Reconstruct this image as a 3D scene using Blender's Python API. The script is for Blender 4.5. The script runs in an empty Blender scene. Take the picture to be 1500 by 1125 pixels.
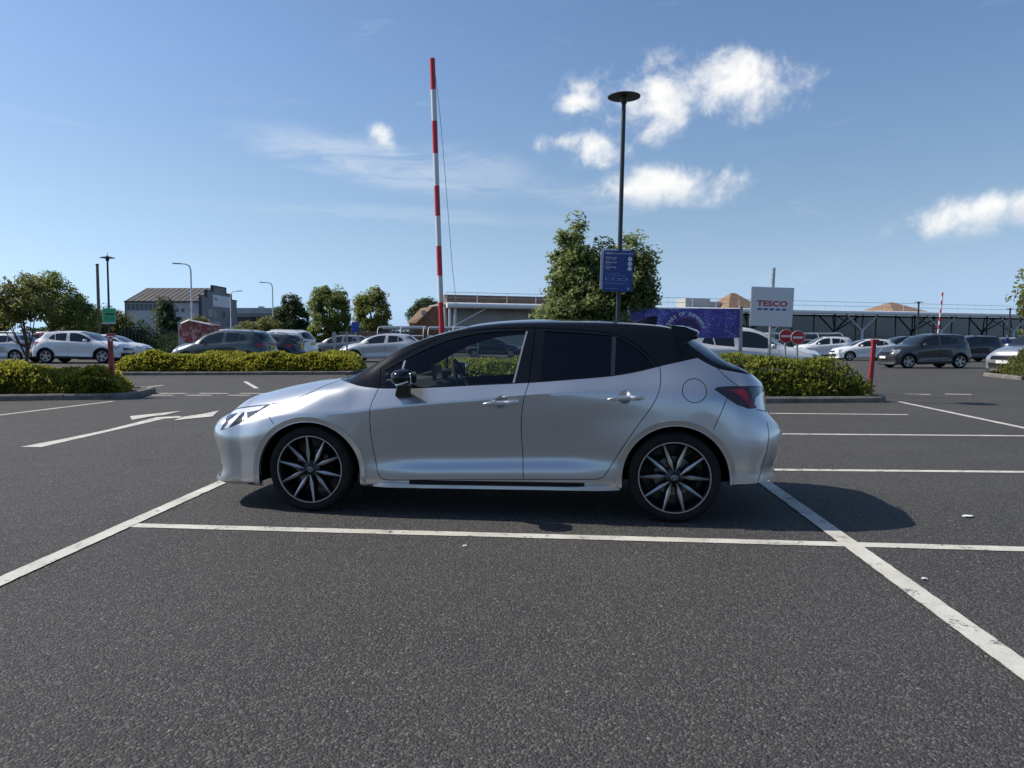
import bpy, bmesh, math, random
import numpy as np
from mathutils import Vector, Matrix
from mathutils.bvhtree import BVHTree
random.seed(7); rng = np.random.default_rng(7)
PI = math.pi
scene = bpy.context.scene
COL = scene.collection

# ------------------------------------------------------------------ camera
CAM_H, FPX, HOR = 1.254, 1083.0, 501.0          # eye height, focal length in photo pixels (1500 wide), horizon row
PITCH = math.atan((562.5 - HOR) / FPX)
cam = bpy.data.cameras.new('camera'); cam_o = bpy.data.objects.new('camera', cam); COL.objects.link(cam_o)
cam.sensor_width = 36.0; cam.lens = FPX / 1500.0 * 36.0; cam.clip_start = 0.05; cam.clip_end = 6000
cam_o.location = (0, 0, CAM_H); cam_o.rotation_euler = (PI / 2 - PITCH, 0, 0)
scene.camera = cam_o

# ------------------------------------------------------------------ sun and sky
SHADOW = (1.05, -0.25)                            # where the shadow of a 1 m stick falls
SUN = Vector((-SHADOW[0], -SHADOW[1], 1.0)).normalized()
SUN_EL = math.asin(SUN.z); SUN_AZ = math.atan2(SUN.x, SUN.y)
sl = bpy.data.lights.new('sun', 'SUN'); sl.energy = 4.7; sl.angle = math.radians(0.53); sl.color = (1.0, 0.94, 0.84)
so = bpy.data.objects.new('sun', sl); COL.objects.link(so); so.location = (-20, 5, 30)
so.rotation_euler = SUN.to_track_quat('Z', 'Y').to_euler()

scene.view_settings.view_transform = 'Standard'; scene.view_settings.look = 'None'
scene.view_settings.exposure = 0.2; scene.view_settings.gamma = 1.0; scene.view_settings.use_curve_mapping = False
scene.render.engine = 'CYCLES'
scene.cycles.use_denoising = True
scene.cycles.max_bounces = 8; scene.cycles.transparent_max_bounces = 16
scene.cycles.caustics_reflective = False; scene.cycles.caustics_refractive = False

class NT:
    """tiny helper to write node trees"""
    def __init__(self, tree): self.t = tree; self.n = tree.nodes; self.l = tree.links
    def new(self, typ, **kw):
        nd = self.n.new(typ)
        for k, v in kw.items(): setattr(nd, k, v)
        return nd
    def put(self, sock, val):
        if isinstance(val, bpy.types.NodeSocket): self.l.new(val, sock)
        elif val is not None: sock.default_value = val
    def math(self, op, a, b=None, c=None, clamp=False):
        nd = self.new('ShaderNodeMath', operation=op, use_clamp=clamp)
        self.put(nd.inputs[0], a); self.put(nd.inputs[1], b)
        if c is not None: self.put(nd.inputs[2], c)
        return nd.outputs[0]
    def vmath(self, op, a, b=None, scale=None):
        nd = self.new('ShaderNodeVectorMath', operation=op)
        self.put(nd.inputs[0], a); self.put(nd.inputs[1], b)
        if scale is not None: self.put(nd.inputs['Scale'], scale)
        return nd.outputs['Value'] if op in ('DOT_PRODUCT', 'LENGTH') else nd.outputs[0]
    def noise(self, vec, scale, detail=4, rough=0.55, dist=0.0, out='Fac'):
        nd = self.new('ShaderNodeTexNoise')
        self.put(nd.inputs['Vector'], vec); nd.inputs['Scale'].default_value = scale
        nd.inputs['Detail'].default_value = detail; nd.inputs['Roughness'].default_value = rough
        nd.inputs['Distortion'].default_value = dist
        return nd.outputs[out]
    def ramp(self, fac, lo, hi, a=0.0, b=1.0, mode='SMOOTHSTEP'):
        nd = self.new('ShaderNodeMapRange', interpolation_type=mode)
        self.put(nd.inputs['Value'], fac); self.put(nd.inputs['From Min'], lo); self.put(nd.inputs['From Max'], hi)
        self.put(nd.inputs['To Min'], a); self.put(nd.inputs['To Max'], b)
        return nd.outputs[0]
    def mix(self, fac, a, b, blend='MIX'):
        nd = self.new('ShaderNodeMix', data_type='RGBA', blend_type=blend)
        self.put(nd.inputs[0], fac)
        self.put(nd.inputs[6], a if isinstance(a, bpy.types.NodeSocket) else tuple(a) + ((1,) if len(a) == 3 else ()))
        self.put(nd.inputs[7], b if isinstance(b, bpy.types.NodeSocket) else tuple(b) + ((1,) if len(b) == 3 else ()))
        return nd.outputs[2]

def pix_dir(px, py):
    v = Vector(((px - 750) / FPX, 1.0, -(py - 562.5) / FPX))
    c, s = math.cos(PITCH), math.sin(PITCH)
    return Vector((v.x, v.y * c + v.z * s, -v.y * s + v.z * c)).normalized()

world = bpy.data.worlds.new('World'); scene.world = world; world.use_nodes = True
W = NT(world.node_tree); W.n.clear()
out = W.new('ShaderNodeOutputWorld'); bg = W.new('ShaderNodeBackground')
SKY_STRENGTH = 0.108
bg.inputs['Strength'].default_value = SKY_STRENGTH
W.l.new(bg.outputs[0], out.inputs[0])
sky = W.new('ShaderNodeTexSky', sky_type='NISHITA'); sky.sun_disc = False
sky.sun_elevation = SUN_EL; sky.sun_rotation = SUN_AZ
sky.air_density = 1.0; sky.dust_density = 0.6; sky.ozone_density = 2.2; sky.altitude = 20
dirn = W.new('ShaderNodeTexCoord').outputs['Generated']
dirn = W.vmath('NORMALIZE', dirn)
def cloud_blob(px, py, wpx, hpx, tilt=0.0):
    """1 - distance from a soft ellipse of sky centred on one direction, and the height inside it"""
    c = pix_dir(px, py); r = Vector((c.y, -c.x, 0)).normalized(); u = r.cross(c)
    ct, st = math.cos(tilt), math.sin(tilt)
    r2 = r * ct + u * st; u2 = u * ct - r * st
    rot = Matrix((r2, c, u2)).transposed().to_euler()
    mp = W.new('ShaderNodeMapping', vector_type='TEXTURE'); W.l.new(dirn, mp.inputs['Vector'])
    mp.inputs['Location'].default_value = c; mp.inputs['Rotation'].default_value = rot
    mp.inputs['Scale'].default_value = (wpx / FPX, 0.6, hpx / FPX)
    sp = W.new('ShaderNodeSeparateXYZ'); W.l.new(mp.outputs[0], sp.inputs[0])
    return W.math('SUBTRACT', 1.0, W.vmath('LENGTH', mp.outputs[0])), sp.outputs[2]
nz = W.noise(dirn, 19, 7, 0.60, 0.25)
dens = None; shade = None
for (px, py, w, h, t) in [(985, 272, 95, 32, 0.03), (875, 217, 42, 26, 0.1), (822, 208, 36, 17, 0.1), (1010, 138, 170, 52, 0.03),
                          (1465, 304, 105, 27, 0.18), (561, 204, 22, 18, -0.5), (845, 152, 34, 16, 0.1)]:
    m, b = cloud_blob(px, py, w, h, t)
    s = W.math('MULTIPLY_ADD', b, 0.9, m)
    dens = m if dens is None else W.math('MAXIMUM', dens, m)
    shade = s if shade is None else W.math('MAXIMUM', shade, s)
n0 = W.math('SUBTRACT', nz, 0.5)
shade = W.ramp(W.math('ADD', W.math('SUBTRACT', shade, dens), W.math('MULTIPLY', n0, 1.6)), -0.55, 0.35)
dens = W.math('MULTIPLY', W.ramp(W.math('MULTIPLY_ADD', n0, 3.4, dens), -0.25, 1.05), W.ramp(dens, -0.45, 0.15))
# thin high streaks
st = W.new('ShaderNodeMapping'); W.l.new(dirn, st.inputs['Vector'])
st.inputs['Rotation'].default_value = (0.0, 0.20, 0.0); st.inputs['Scale'].default_value = (2.2, 2.2, 13.0)
ci = W.noise(st.outputs[0], 3.2, 7, 0.66, 0.7)
cir = W.ramp(ci, 0.56, 0.95, 0.0, 0.55)
for (px, py, w, h, t, k) in ((540, 238, 230, 40, -0.17, 0.85), (690, 250, 130, 44, -0.1, 0.5), (850, 285, 160, 26, -0.2, 0.4), (560, 312, 380, 16, -0.02, 0.3)):
    m, _ = cloud_blob(px, py, w, h, t)
    cir = W.math('MAXIMUM', cir, W.math('MULTIPLY', W.math('MULTIPLY', W.ramp(m, 0.0, 0.7), W.ramp(ci, 0.33, 0.62)), k))
cir = W.math('MULTIPLY', cir, 0.5)
ccol = W.mix(shade, (5.6, 6.1, 6.8), (8.8, 8.7, 8.4))
# the low sky is pale blue rather than tan: take the warm cast of the sky model out towards the horizon
sepz = W.new('ShaderNodeSeparateXYZ'); W.l.new(dirn, sepz.inputs[0])
bw = W.new('ShaderNodeRGBToBW'); W.l.new(sky.outputs[0], bw.inputs[0])
pale = W.vmath('SCALE', (0.69, 0.93, 1.20), None, bw.outputs[0])
skyc = W.vmath('MULTIPLY', W.mix(W.ramp(sepz.outputs[2], -0.02, 0.36, 1.0, 0.0), sky.outputs[0], pale), (0.93, 1.0, 1.085))
col = W.mix(W.math('MULTIPLY', dens, 0.9), W.mix(cir, skyc, (6.4, 6.9, 7.5)), ccol)
W.l.new(col, bg.inputs['Color'])

# ------------------------------------------------------------------ materials
MATS = {}
def mat(name, base=(0.5, 0.5, 0.5), rough=0.6, metal=0.0, coat=0.0, spec=0.5, build=None, **kw):
    if name in MATS: return MATS[name]
    m = bpy.data.materials.new(name); m.use_nodes = True; t = NT(m.node_tree)
    b = t.n['Principled BSDF']
    b.inputs['Base Color'].default_value = tuple(base) + (1,)
    b.inputs['Roughness'].default_value = rough; b.inputs['Metallic'].default_value = metal
    b.inputs['Coat Weight'].default_value = coat; b.inputs['Coat Roughness'].default_value = 0.03
    b.inputs['Specular IOR Level'].default_value = spec
    for k, v in kw.items(): b.inputs[k].default_value = v
    if build: build(t, b)
    MATS[name] = m
    return m
def coords(t, kind='Object'): return t.new('ShaderNodeTexCoord').outputs[kind]
def wpos(t): return t.new('ShaderNodeNewGeometry').outputs['Position']
def bump(t, b, h, strength=0.3, dist=0.01):
    nd = t.new('ShaderNodeBump'); nd.inputs['Strength'].default_value = strength; nd.inputs['Distance'].default_value = dist
    t.l.new(h, nd.inputs['Height']); t.l.new(nd.outputs[0], b.inputs['Normal'])
def vary(c1, c2, scale, detail=4, lo=0.35, hi=0.65, bscale=None, bstr=0.2, bdist=0.005, pos=False):
    def f(t, b):
        v = wpos(t) if pos else coords(t)
        t.l.new(t.mix(t.ramp(t.noise(v, scale, detail), lo, hi), c1, c2), b.inputs['Base Color'])
        if bscale: bump(t, b, t.noise(v, bscale, 3), bstr, bdist)
    return f

def asphalt(t, b):
    p = wpos(t)
    vor = t.new('ShaderNodeTexVoronoi'); vor.inputs['Scale'].default_value = 105; t.l.new(p, vor.inputs['Vector'])
    sep = t.new('ShaderNodeSeparateColor'); t.l.new(vor.outputs['Color'], sep.inputs[0])
    g = t.noise(p, 60, 5, 0.75)
    big = t.noise(p, 0.35, 5, 0.6); mid = t.noise(p, 2.3, 5, 0.6)
    base = t.mix(t.ramp(big, 0.3, 0.7), (0.050, 0.048, 0.045), (0.067, 0.064, 0.060))
    base = t.mix(t.math('MULTIPLY', t.ramp(mid, 0.45, 0.75), 0.35), base, (0.038, 0.038, 0.040))
    chip = t.math('MULTIPLY', t.ramp(sep.outputs[0], 0.55, 1.0), 0.8)
    base = t.mix(chip, base, (0.150, 0.142, 0.132))
    base = t.mix(t.math('MULTIPLY', t.ramp(sep.outputs[1], 0.0, 0.35, 1.0, 0.0), 0.65), base, (0.022, 0.022, 0.024))
    rare = t.math('GREATER_THAN', sep.outputs[2], 0.9985)
    base = t.mix(t.math('MULTIPLY', rare, 0.6), base, (0.38, 0.36, 0.33))
    # oil drips and old patches
    oil = t.math('MULTIPLY', t.ramp(t.noise(p, 1.1, 3, 0.5), 0.66, 0.78), 0.45)
    base = t.mix(oil, base, (0.028, 0.027, 0.027))
    t.l.new(base, b.inputs['Base Color'])
    h = t.math('ADD', t.math('MULTIPLY', t.math('SUBTRACT', 1.0, vor.outputs['Distance']), 0.8), t.math('MULTIPLY', g, 0.9))
    bump(t, b, h, 0.9, 0.011)
    b.inputs['Roughness'].default_value = 0.82
M_ASPHALT = mat('asphalt', build=asphalt, spec=0.3)

def line_paint(t, b):
    p = wpos(t)
    n = t.noise(p, 7, 8, 0.75, 0.4); f = t.noise(p, 75, 4, 0.7)
    wear = t.ramp(t.math('ADD', n, t.math('MULTIPLY', f, 0.5)), 0.80, 0.93)
    base = t.mix(t.ramp(t.noise(p, 3.0, 5), 0.3, 0.7), (0.46, 0.44, 0.38), (0.60, 0.58, 0.51))
    base = t.mix(t.math('MULTIPLY', t.ramp(f, 0.5, 0.75), 0.35), base, (0.30, 0.29, 0.27))
    t.l.new(t.mix(wear, base, (0.055, 0.055, 0.055)), b.inputs['Base Color'])
    bump(t, b, f, 0.5, 0.006)
M_LINE = mat('line_paint', rough=0.75, build=line_paint)

def silver_paint(t, b):
    v = coords(t)
    fl = t.noise(v, 900, 1, 0.5)
    t.l.new(t.mix(fl, (0.50, 0.51, 0.52), (0.60, 0.61, 0.62)), b.inputs['Base Color'])
M_SILVER = mat('silver_paint', rough=0.30, metal=0.78, coat=0.9, build=silver_paint)
M_BLACKP = mat('black_paint', (0.006, 0.006, 0.008), 0.09, 0.0, 0.0, 0.30)
M_GLOSSB = mat('gloss_black_trim', (0.007, 0.007, 0.008), 0.10, 0.0, 0.0, 0.35)
M_PLASTIC = mat('black_plastic', (0.018, 0.018, 0.019), 0.55)
M_DARK = mat('dark_lining', (0.006, 0.006, 0.006), 0.9, spec=0.1)
M_RUBBER = mat('tyre_rubber', (0.01, 0.01, 0.011), 0.8, spec=0.3, build=vary((0.008, 0.008, 0.009), (0.015, 0.015, 0.014), 9))
M_ALLOY = mat('machined_alloy', (0.42, 0.42, 0.42), 0.36, 0.85)
M_WHEELB = mat('black_alloy', (0.008, 0.008, 0.009), 0.3, 0.0, 0.3)
M_STEEL = mat('disc_steel', (0.20, 0.20, 0.20), 0.4, 0.9)
M_CHROME = mat('chrome', (0.75, 0.76, 0.78), 0.1, 1.0)
M_CABIN = mat('cabin_fabric', (0.02, 0.02, 0.021), 0.85)
M_CABING = mat('cabin_grey', (0.055, 0.057, 0.06), 0.7)
M_WHITEL = mat('lamp_white', (0.8, 0.82, 0.85), 0.15, 0.2, 0.8)
M_HEADD = mat('headlamp_dark', (0.03, 0.035, 0.04), 0.08, 0.2, 1.0)
M_REDD = mat('tail_red', (0.10, 0.006, 0.01), 0.12, 0.0, 1.0)
M_REDB = mat('tail_red_bright', (0.28, 0.012, 0.02), 0.15, 0.0, 1.0)
M_TAILD = mat('tail_smoke', (0.02, 0.008, 0.01), 0.08, 0.0, 1.0)
M_TAILC = mat('tail_clear', (0.12, 0.12, 0.12), 0.12, 0.3, 1.0)
M_PLATE = mat('plate_white', (0.75, 0.75, 0.73), 0.4)
M_PLATEY = mat('plate_yellow', (0.7, 0.52, 0.05), 0.4)
def glass_mat(name, tint, ior=1.45):
    m = bpy.data.materials.new(name); m.use_nodes = True; t = NT(m.node_tree); t.n.clear()
    o = t.new('ShaderNodeOutputMaterial'); tr = t.new('ShaderNodeBsdfTransparent'); tr.inputs[0].default_value = tuple(tint) + (1,)
    gl = t.new('ShaderNodeBsdfGlossy'); gl.inputs['Roughness'].default_value = 0.01; gl.inputs['Color'].default_value = (0.95, 0.97, 1, 1)
    fr = t.new('ShaderNodeFresnel'); fr.inputs['IOR'].default_value = ior
    mx = t.new('ShaderNodeMixShader'); t.l.new(fr.outputs[0], mx.inputs[0]); t.l.new(tr.outputs[0], mx.inputs[1]); t.l.new(gl.outputs[0], mx.inputs[2])
    t.l.new(mx.outputs[0], o.inputs[0]); MATS[name] = m
    return m
M_GLASS = glass_mat('clear_glass', (0.74, 0.80, 0.78))
M_TINT = glass_mat('tinted_glass', (0.035, 0.04, 0.045), 1.48)

# ------------------------------------------------------------------ mesh helpers
def link(o, parent=None):
    COL.objects.link(o)
    if parent is not None: o.parent = parent
    return o
def tag(o, label=None, cat=None, group=None, kind=None):
    if label: o['label'] = label
    if cat: o['category'] = cat
    if group: o['group'] = group
    if kind: o['kind'] = kind
    return o
def empty(name, loc=(0, 0, 0), rz=0.0, label=None, cat=None, group=None):
    o = bpy.data.objects.new(name, None); COL.objects.link(o); o.location = loc; o.rotation_euler = (0, 0, rz)
    o.empty_display_size = 0.2
    return tag(o, label, cat, group)
class MB:
    """collects simple shapes into one mesh"""
    def __init__(self): self.v = []; self.f = []
    def add(self, vs, fs):
        n = len(self.v); self.v += [tuple(v) for v in vs]; self.f += [tuple(i + n for i in f) for f in fs]; return self
    def box(self, c, s, rz=0.0, ry=0.0, rx=0.0):
        R = Matrix.Rotation(rz, 3, 'Z') @ Matrix.Rotation(ry, 3, 'Y') @ Matrix.Rotation(rx, 3, 'X')
        vs = [Vector(c) + R @ Vector((sx * s[0] / 2, sy * s[1] / 2, sz * s[2] / 2)) for sx in (-1, 1) for sy in (-1, 1) for sz in (-1, 1)]
        return self.add(vs, [(0, 1, 3, 2), (4, 6, 7, 5), (0, 4, 5, 1), (2, 3, 7, 6), (0, 2, 6, 4), (1, 5, 7, 3)])
    def tube(self, pts, rad, n=8, cap=True):
        pts = [Vector(p) for p in pts]; rads = rad if isinstance(rad, (list, tuple)) else [rad] * len(pts)
        vs = []; fs = []; prev = None
        for i, p in enumerate(pts):
            d = (pts[min(i + 1, len(pts) - 1)] - pts[max(i - 1, 0)]).normalized()
            a = d.orthogonal().normalized() if prev is None else (prev - d * prev.dot(d)).normalized()
            prev = a; b = d.cross(a)
            for k in range(n):
                an = 2 * PI * k / n; vs.append(p + (a * math.cos(an) + b * math.sin(an)) * rads[i])
        for i in range(len(pts) - 1):
            for k in range(n):
                k2 = (k + 1) % n; fs.append((i * n + k, i * n + k2, (i + 1) * n + k2, (i + 1) * n + k))
        if cap: fs.append(tuple(range(n - 1, -1, -1))); m = (len(pts) - 1) * n; fs.append(tuple(range(m, m + n)))
        return self.add(vs, fs)
    def lathe(self, prof, n=32, axis='Y', c=(0, 0, 0), closed=False):
        """prof: (radius, along-axis) pairs"""
        vs = []; fs = []; m = len(prof)
        for k in range(n):
            a = 2 * PI * k / n; ca, sa = math.cos(a), math.sin(a)
            for r, h in prof:
                p = (r * ca, h, r * sa) if axis == 'Y' else (r * ca, r * sa, h)
                vs.append((p[0] + c[0], p[1] + c[1], p[2] + c[2]))
        for k in range(n):
            k2 = (k + 1) % n
            for i in range(m if closed else m - 1):
                j = (i + 1) % m
                q = (k * m + i, k * m + j, k2 * m + j, k2 * m + i)
                fs.append(q if axis == 'Y' else q[::-1])
        return self.add(vs, fs)
    def prism(self, poly, h0, h1, axis='Z'):
        n = len(poly)
        def P(a, b, h): return (a, b, h) if axis == 'Z' else ((a, h, b) if axis == 'Y' else (h, a, b))
        vs = [P(a, b, h0) for a, b in poly] + [P(a, b, h1) for a, b in poly]
        fs = [tuple(range(n - 1, -1, -1)), tuple(range(n, 2 * n))] + [(i, (i + 1) % n, n + (i + 1) % n, n + i) for i in range(n)]
        return self.add(vs, fs)
    def mesh(self, name, m, smooth=False, sharp=None, fix=True):
        me = bpy.data.meshes.new(name); me.from_pydata(self.v, [], self.f)
        if fix:
            bm = bmesh.new(); bm.from_mesh(me); bmesh.ops.recalc_face_normals(bm, faces=bm.faces[:]); bm.to_mesh(me); bm.free()
        me.materials.append(m)
        if smooth or sharp is not None:
            me.polygons.foreach_set('use_smooth', [True] * len(me.polygons))
            if sharp is not None: me.set_sharp_from_angle(angle=math.radians(sharp))
        return me
    def build(self, name, m, parent=None, smooth=False, sharp=None, bevel=0.0, fix=True):
        o = bpy.data.objects.new(name, self.mesh(name, m, smooth, sharp, fix)); link(o, parent)
        if bevel:
            md = o.modifiers.new('bevel', 'BEVEL'); md.width = bevel; md.segments = 2; md.limit_method = 'ANGLE'
        return o
def copy_tree(o, parent=None):
    c = o.copy(); COL.objects.link(c); c.parent = parent
    for ch in o.children: copy_tree(ch, c)
    return c
def ground_pt(px, py, z=0.0):
    d = pix_dir(px, py); t = (z - CAM_H) / d.z
    return Vector((d.x * t, d.y * t, z))
def at(px, dist, z=0.0):
    """point at forward distance dist whose picture column is px, at height z"""
    py = HOR; d = pix_dir(px, py); return Vector((d.x / d.y * dist, dist, z))
def z_at(py, dist): return CAM_H + (HOR - py) / FPX * dist

def smooth_curve(pts, step=0.02, closed=False):
    P = [Vector((p[0], p[1])) for p in pts]; n = len(P); outp = []
    rngi = range(n if closed else n - 1)
    for i in rngi:
        p0 = P[(i - 1) % n] if (closed or i > 0) else P[0] * 2 - P[1]
        p1 = P[i]; p2 = P[(i + 1) % n]
        p3 = P[(i + 2) % n] if (closed or i + 2 < n) else P[n - 1] * 2 - P[n - 2]
        m = max(2, int((p2 - p1).length / step))
        a = max((p1 - p0).length, 1e-6) ** .5; b = max((p2 - p1).length, 1e-6) ** .5; c = max((p3 - p2).length, 1e-6) ** .5
        m1 = (p1 - p0) / a - (p2 - p0) / (a + b) + (p2 - p1) / b
        m2 = (p2 - p1) / b - (p3 - p1) / (b + c) + (p3 - p2) / c
        m1 *= b; m2 *= b
        for k in range(m):
            t = k / m; t2 = t * t; t3 = t2 * t
            outp.append(tuple(p1 * (2 * t3 - 3 * t2 + 1) + m1 * (t3 - 2 * t2 + t) + p2 * (-2 * t3 + 3 * t2) + m2 * (t3 - t2)))
    if not closed: outp.append(tuple(P[-1]))
    return outp
def in_poly(poly, xs, zs):
    p = np.asarray(poly, float); inside = np.zeros(len(xs), bool); n = len(p); j = n - 1
    for i in range(n):
        xi, yi = p[i]; xj, yj = p[j]
        c = ((yi > zs) != (yj > zs)) & (xs < (xj - xi) * (zs - yi) / ((yj - yi) if abs(yj - yi) > 1e-12 else 1e-12) + xi)
        inside ^= c; j = i
    return inside
def dist_to_line(pl, xs, zs, closed=False):
    p = np.asarray(pl, float)
    if closed: p = np.vstack([p, p[:1]])
    d = np.full(len(xs), 1e9)
    for i in range(len(p) - 1):
        a = p[i]; v = p[i + 1] - a; L = max(v @ v, 1e-12)
        t = np.clip(((xs - a[0]) * v[0] + (zs - a[1]) * v[1]) / L, 0, 1)
        d = np.minimum(d, np.hypot(xs - a[0] - t * v[0], zs - a[1] - t * v[1]))
    return d
def offset_line(pl, off, closed=False):
    p = [Vector(q) for q in pl]; n = len(p); res = []
    for i in range(n):
        a = p[(i - 1) % n] if (closed or i > 0) else None; b = p[(i + 1) % n] if (closed or i < n - 1) else None
        ds = []
        if a is not None: ds.append((p[i] - a).normalized())
        if b is not None: ds.append((b - p[i]).normalized())
        t = (ds[0] + ds[-1]); t = t.normalized() if t.length > 1e-6 else ds[0]
        nn = Vector((-t.y, t.x)); k = 1 / max(0.5, nn.dot(Vector((-ds[0].y, ds[0].x))))
        res.append(tuple(p[i] + nn * off * k))
    return res
class Cutter:
    """cuts a bmesh along curves given in the side view (x, z)"""
    CELL = 0.06
    def __init__(self, bm): self.bm = bm; self.h = {}; [self.put(f) for f in bm.faces]
    def cells(self, x0, z0, x1, z1):
        c = self.CELL
        return [(i, j) for i in range(math.floor(x0 / c), math.floor(x1 / c) + 1) for j in range(math.floor(z0 / c), math.floor(z1 / c) + 1)]
    def put(self, f):
        xs = [v.co.x for v in f.verts]; zs = [v.co.z for v in f.verts]
        for k in self.cells(min(xs), min(zs), max(xs), max(zs)): self.h.setdefault(k, set()).add(f)
    def cut(self, pl, closed=False, ok=None):
        n = len(pl)
        for i in range(n if closed else n - 1):
            a, b = pl[i], pl[(i + 1) % n]
            if math.hypot(b[0] - a[0], b[1] - a[1]) < 1e-6: continue
            x0, x1 = min(a[0], b[0]) - 1e-4, max(a[0], b[0]) + 1e-4; z0, z1 = min(a[1], b[1]) - 1e-4, max(a[1], b[1]) + 1e-4
            fs = set()
            for k in self.cells(x0, z0, x1, z1): fs |= self.h.get(k, set())
            sel = []
            for f in fs:
                if not f.is_valid: continue
                if ok and not ok(f): continue
                xs = [v.co.x for v in f.verts]; zs = [v.co.z for v in f.verts]
                if max(xs) < x0 or min(xs) > x1 or max(zs) < z0 or min(zs) > z1: continue
                sel.append(f)
            if not sel: continue
            geom = set(sel)
            for f in sel: geom.update(f.edges); geom.update(f.verts)
            no = Vector((-(b[1] - a[1]), 0, b[0] - a[0])).normalized()
            r = bmesh.ops.bisect_plane(self.bm, geom=list(geom), dist=2e-5, plane_co=(a[0], 0, a[1]), plane_no=no)
            nf = set()
            for e in r['geom_cut']:
                if isinstance(e, bmesh.types.BMVert): nf.update(e.link_faces)
            for f in nf: self.put(f)
def pchip(xk, yk, x):
    xk = np.asarray(xk, float); yk = np.asarray(yk, float); x = np.asarray(x, float)
    h = np.diff(xk); d = np.diff(yk) / h; n = len(xk); m = np.zeros(n)
    for i in range(1, n - 1):
        if d[i - 1] * d[i] > 0:
            w1 = 2 * h[i] + h[i - 1]; w2 = h[i] + 2 * h[i - 1]; m[i] = (w1 + w2) / (w1 / d[i - 1] + w2 / d[i])
    m[0] = d[0]; m[-1] = d[-1]
    i = np.clip(np.searchsorted(xk, x) - 1, 0, n - 2); t = np.clip((x - xk[i]) / h[i], 0, 1)
    t2 = t * t; t3 = t2 * t
    return yk[i] * (2 * t3 - 3 * t2 + 1) + h[i] * m[i] * (t3 - 2 * t2 + t) + yk[i + 1] * (-2 * t3 + 3 * t2) + h[i] * m[i + 1] * (t3 - t2)

def loft_half(rings, front, rear, xs, xe, nside, nwrap, subs, crease, n_exp=2.6):
    """rings: list of (knots_y, knots_z), each a list of (x, value); front/rear: (x, z) of each ring on the centre line.
    Returns grid of points [station][v] for the near half (negative y) and v index of each ring."""
    K = len(rings); P = []
    X = np.linspace(xs, xe, nside)
    ys = [pchip([k[0] for k in r[0]], [k[1] for k in r[0]], X) for r in rings]
    zs = [pchip([k[0] for k in r[1]], [k[1] for k in r[1]], X) for r in rings]
    a = 2.0 / n_exp
    st = []
    for i in range(nwrap):
        th = PI / 2 * (i / nwrap); c, s = math.cos(th) ** a, math.sin(th) ** a
        st.append([(xs - (xs - front[k][0]) * c, ys[k][0] * s, zs[k][0] + (front[k][1] - zs[k][0]) * c ** 1.3) for k in range(K)])
    for i in range(nside): st.append([(X[i], ys[k][i], zs[k][i]) for k in range(K)])
    for i in range(nwrap - 1, -1, -1):
        th = PI / 2 * (i / nwrap); c, s = math.cos(th) ** a, math.sin(th) ** a
        st.append([(xe + (rear[k][0] - xe) * c, ys[k][-1] * s, zs[k][-1] + (rear[k][1] - zs[k][-1]) * c ** 1.3) for k in range(K)])
    grid = []
    for row in st:
        R = np.array(row); seg = np.linalg.norm(np.diff(R, axis=0), axis=1) + 1e-6
        D = np.diff(R, axis=0) / seg[:, None]
        TL = np.zeros_like(R); TR = np.zeros_like(R)
        for k in range(K):
            if k == 0: TR[k] = D[0]; continue
            if k == K - 1:
                t = D[-1].copy(); t[2] *= 0.15; TL[k] = t; continue          # flat across the centre line
            w = seg[k] / (seg[k] + seg[k - 1]); sm = D[k - 1] * w + D[k] * (1 - w)
            cr = crease(k, R[k][0]); TL[k] = sm * (1 - cr) + D[k - 1] * cr; TR[k] = sm * (1 - cr) + D[k] * cr
        out_r = []
        for k in range(K - 1):
            for j in range(subs[k]):
                t = j / subs[k]; t2 = t * t; t3 = t2 * t
                out_r.append(R[k] * (2 * t3 - 3 * t2 + 1) + TR[k] * seg[k] * (t3 - 2 * t2 + t) + R[k + 1] * (-2 * t3 + 3 * t2) + TL[k + 1] * seg[k] * (t3 - t2))
        out_r.append(R[-1]); grid.append(out_r)
    G = np.array(grid); G[:, :, 1] *= -1
    vi = np.concatenate([[0], np.cumsum(subs)])
    return G, vi
def grid_bm(G):
    bm = bmesh.new(); n, m, _ = G.shape
    V = [[bm.verts.new(G[i, j]) for j in range(m)] for i in range(n)]
    for i in range(n - 1):
        for j in range(m - 1):
            try: f = bm.faces.new((V[i][j], V[i + 1][j], V[i + 1][j + 1], V[i][j + 1])); f.smooth = True
            except ValueError: pass
    bmesh.ops.remove_doubles(bm, verts=bm.verts[:], dist=1e-5)
    bmesh.ops.recalc_face_normals(bm, faces=bm.faces[:])
    # outward = away from the car's middle
    s = sum(((f.calc_center_median() - Vector((0, 0, 0.7))).dot(f.normal)) for f in bm.faces)
    if s < 0: bmesh.ops.reverse_faces(bm, faces=bm.faces[:])
    return bm
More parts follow.
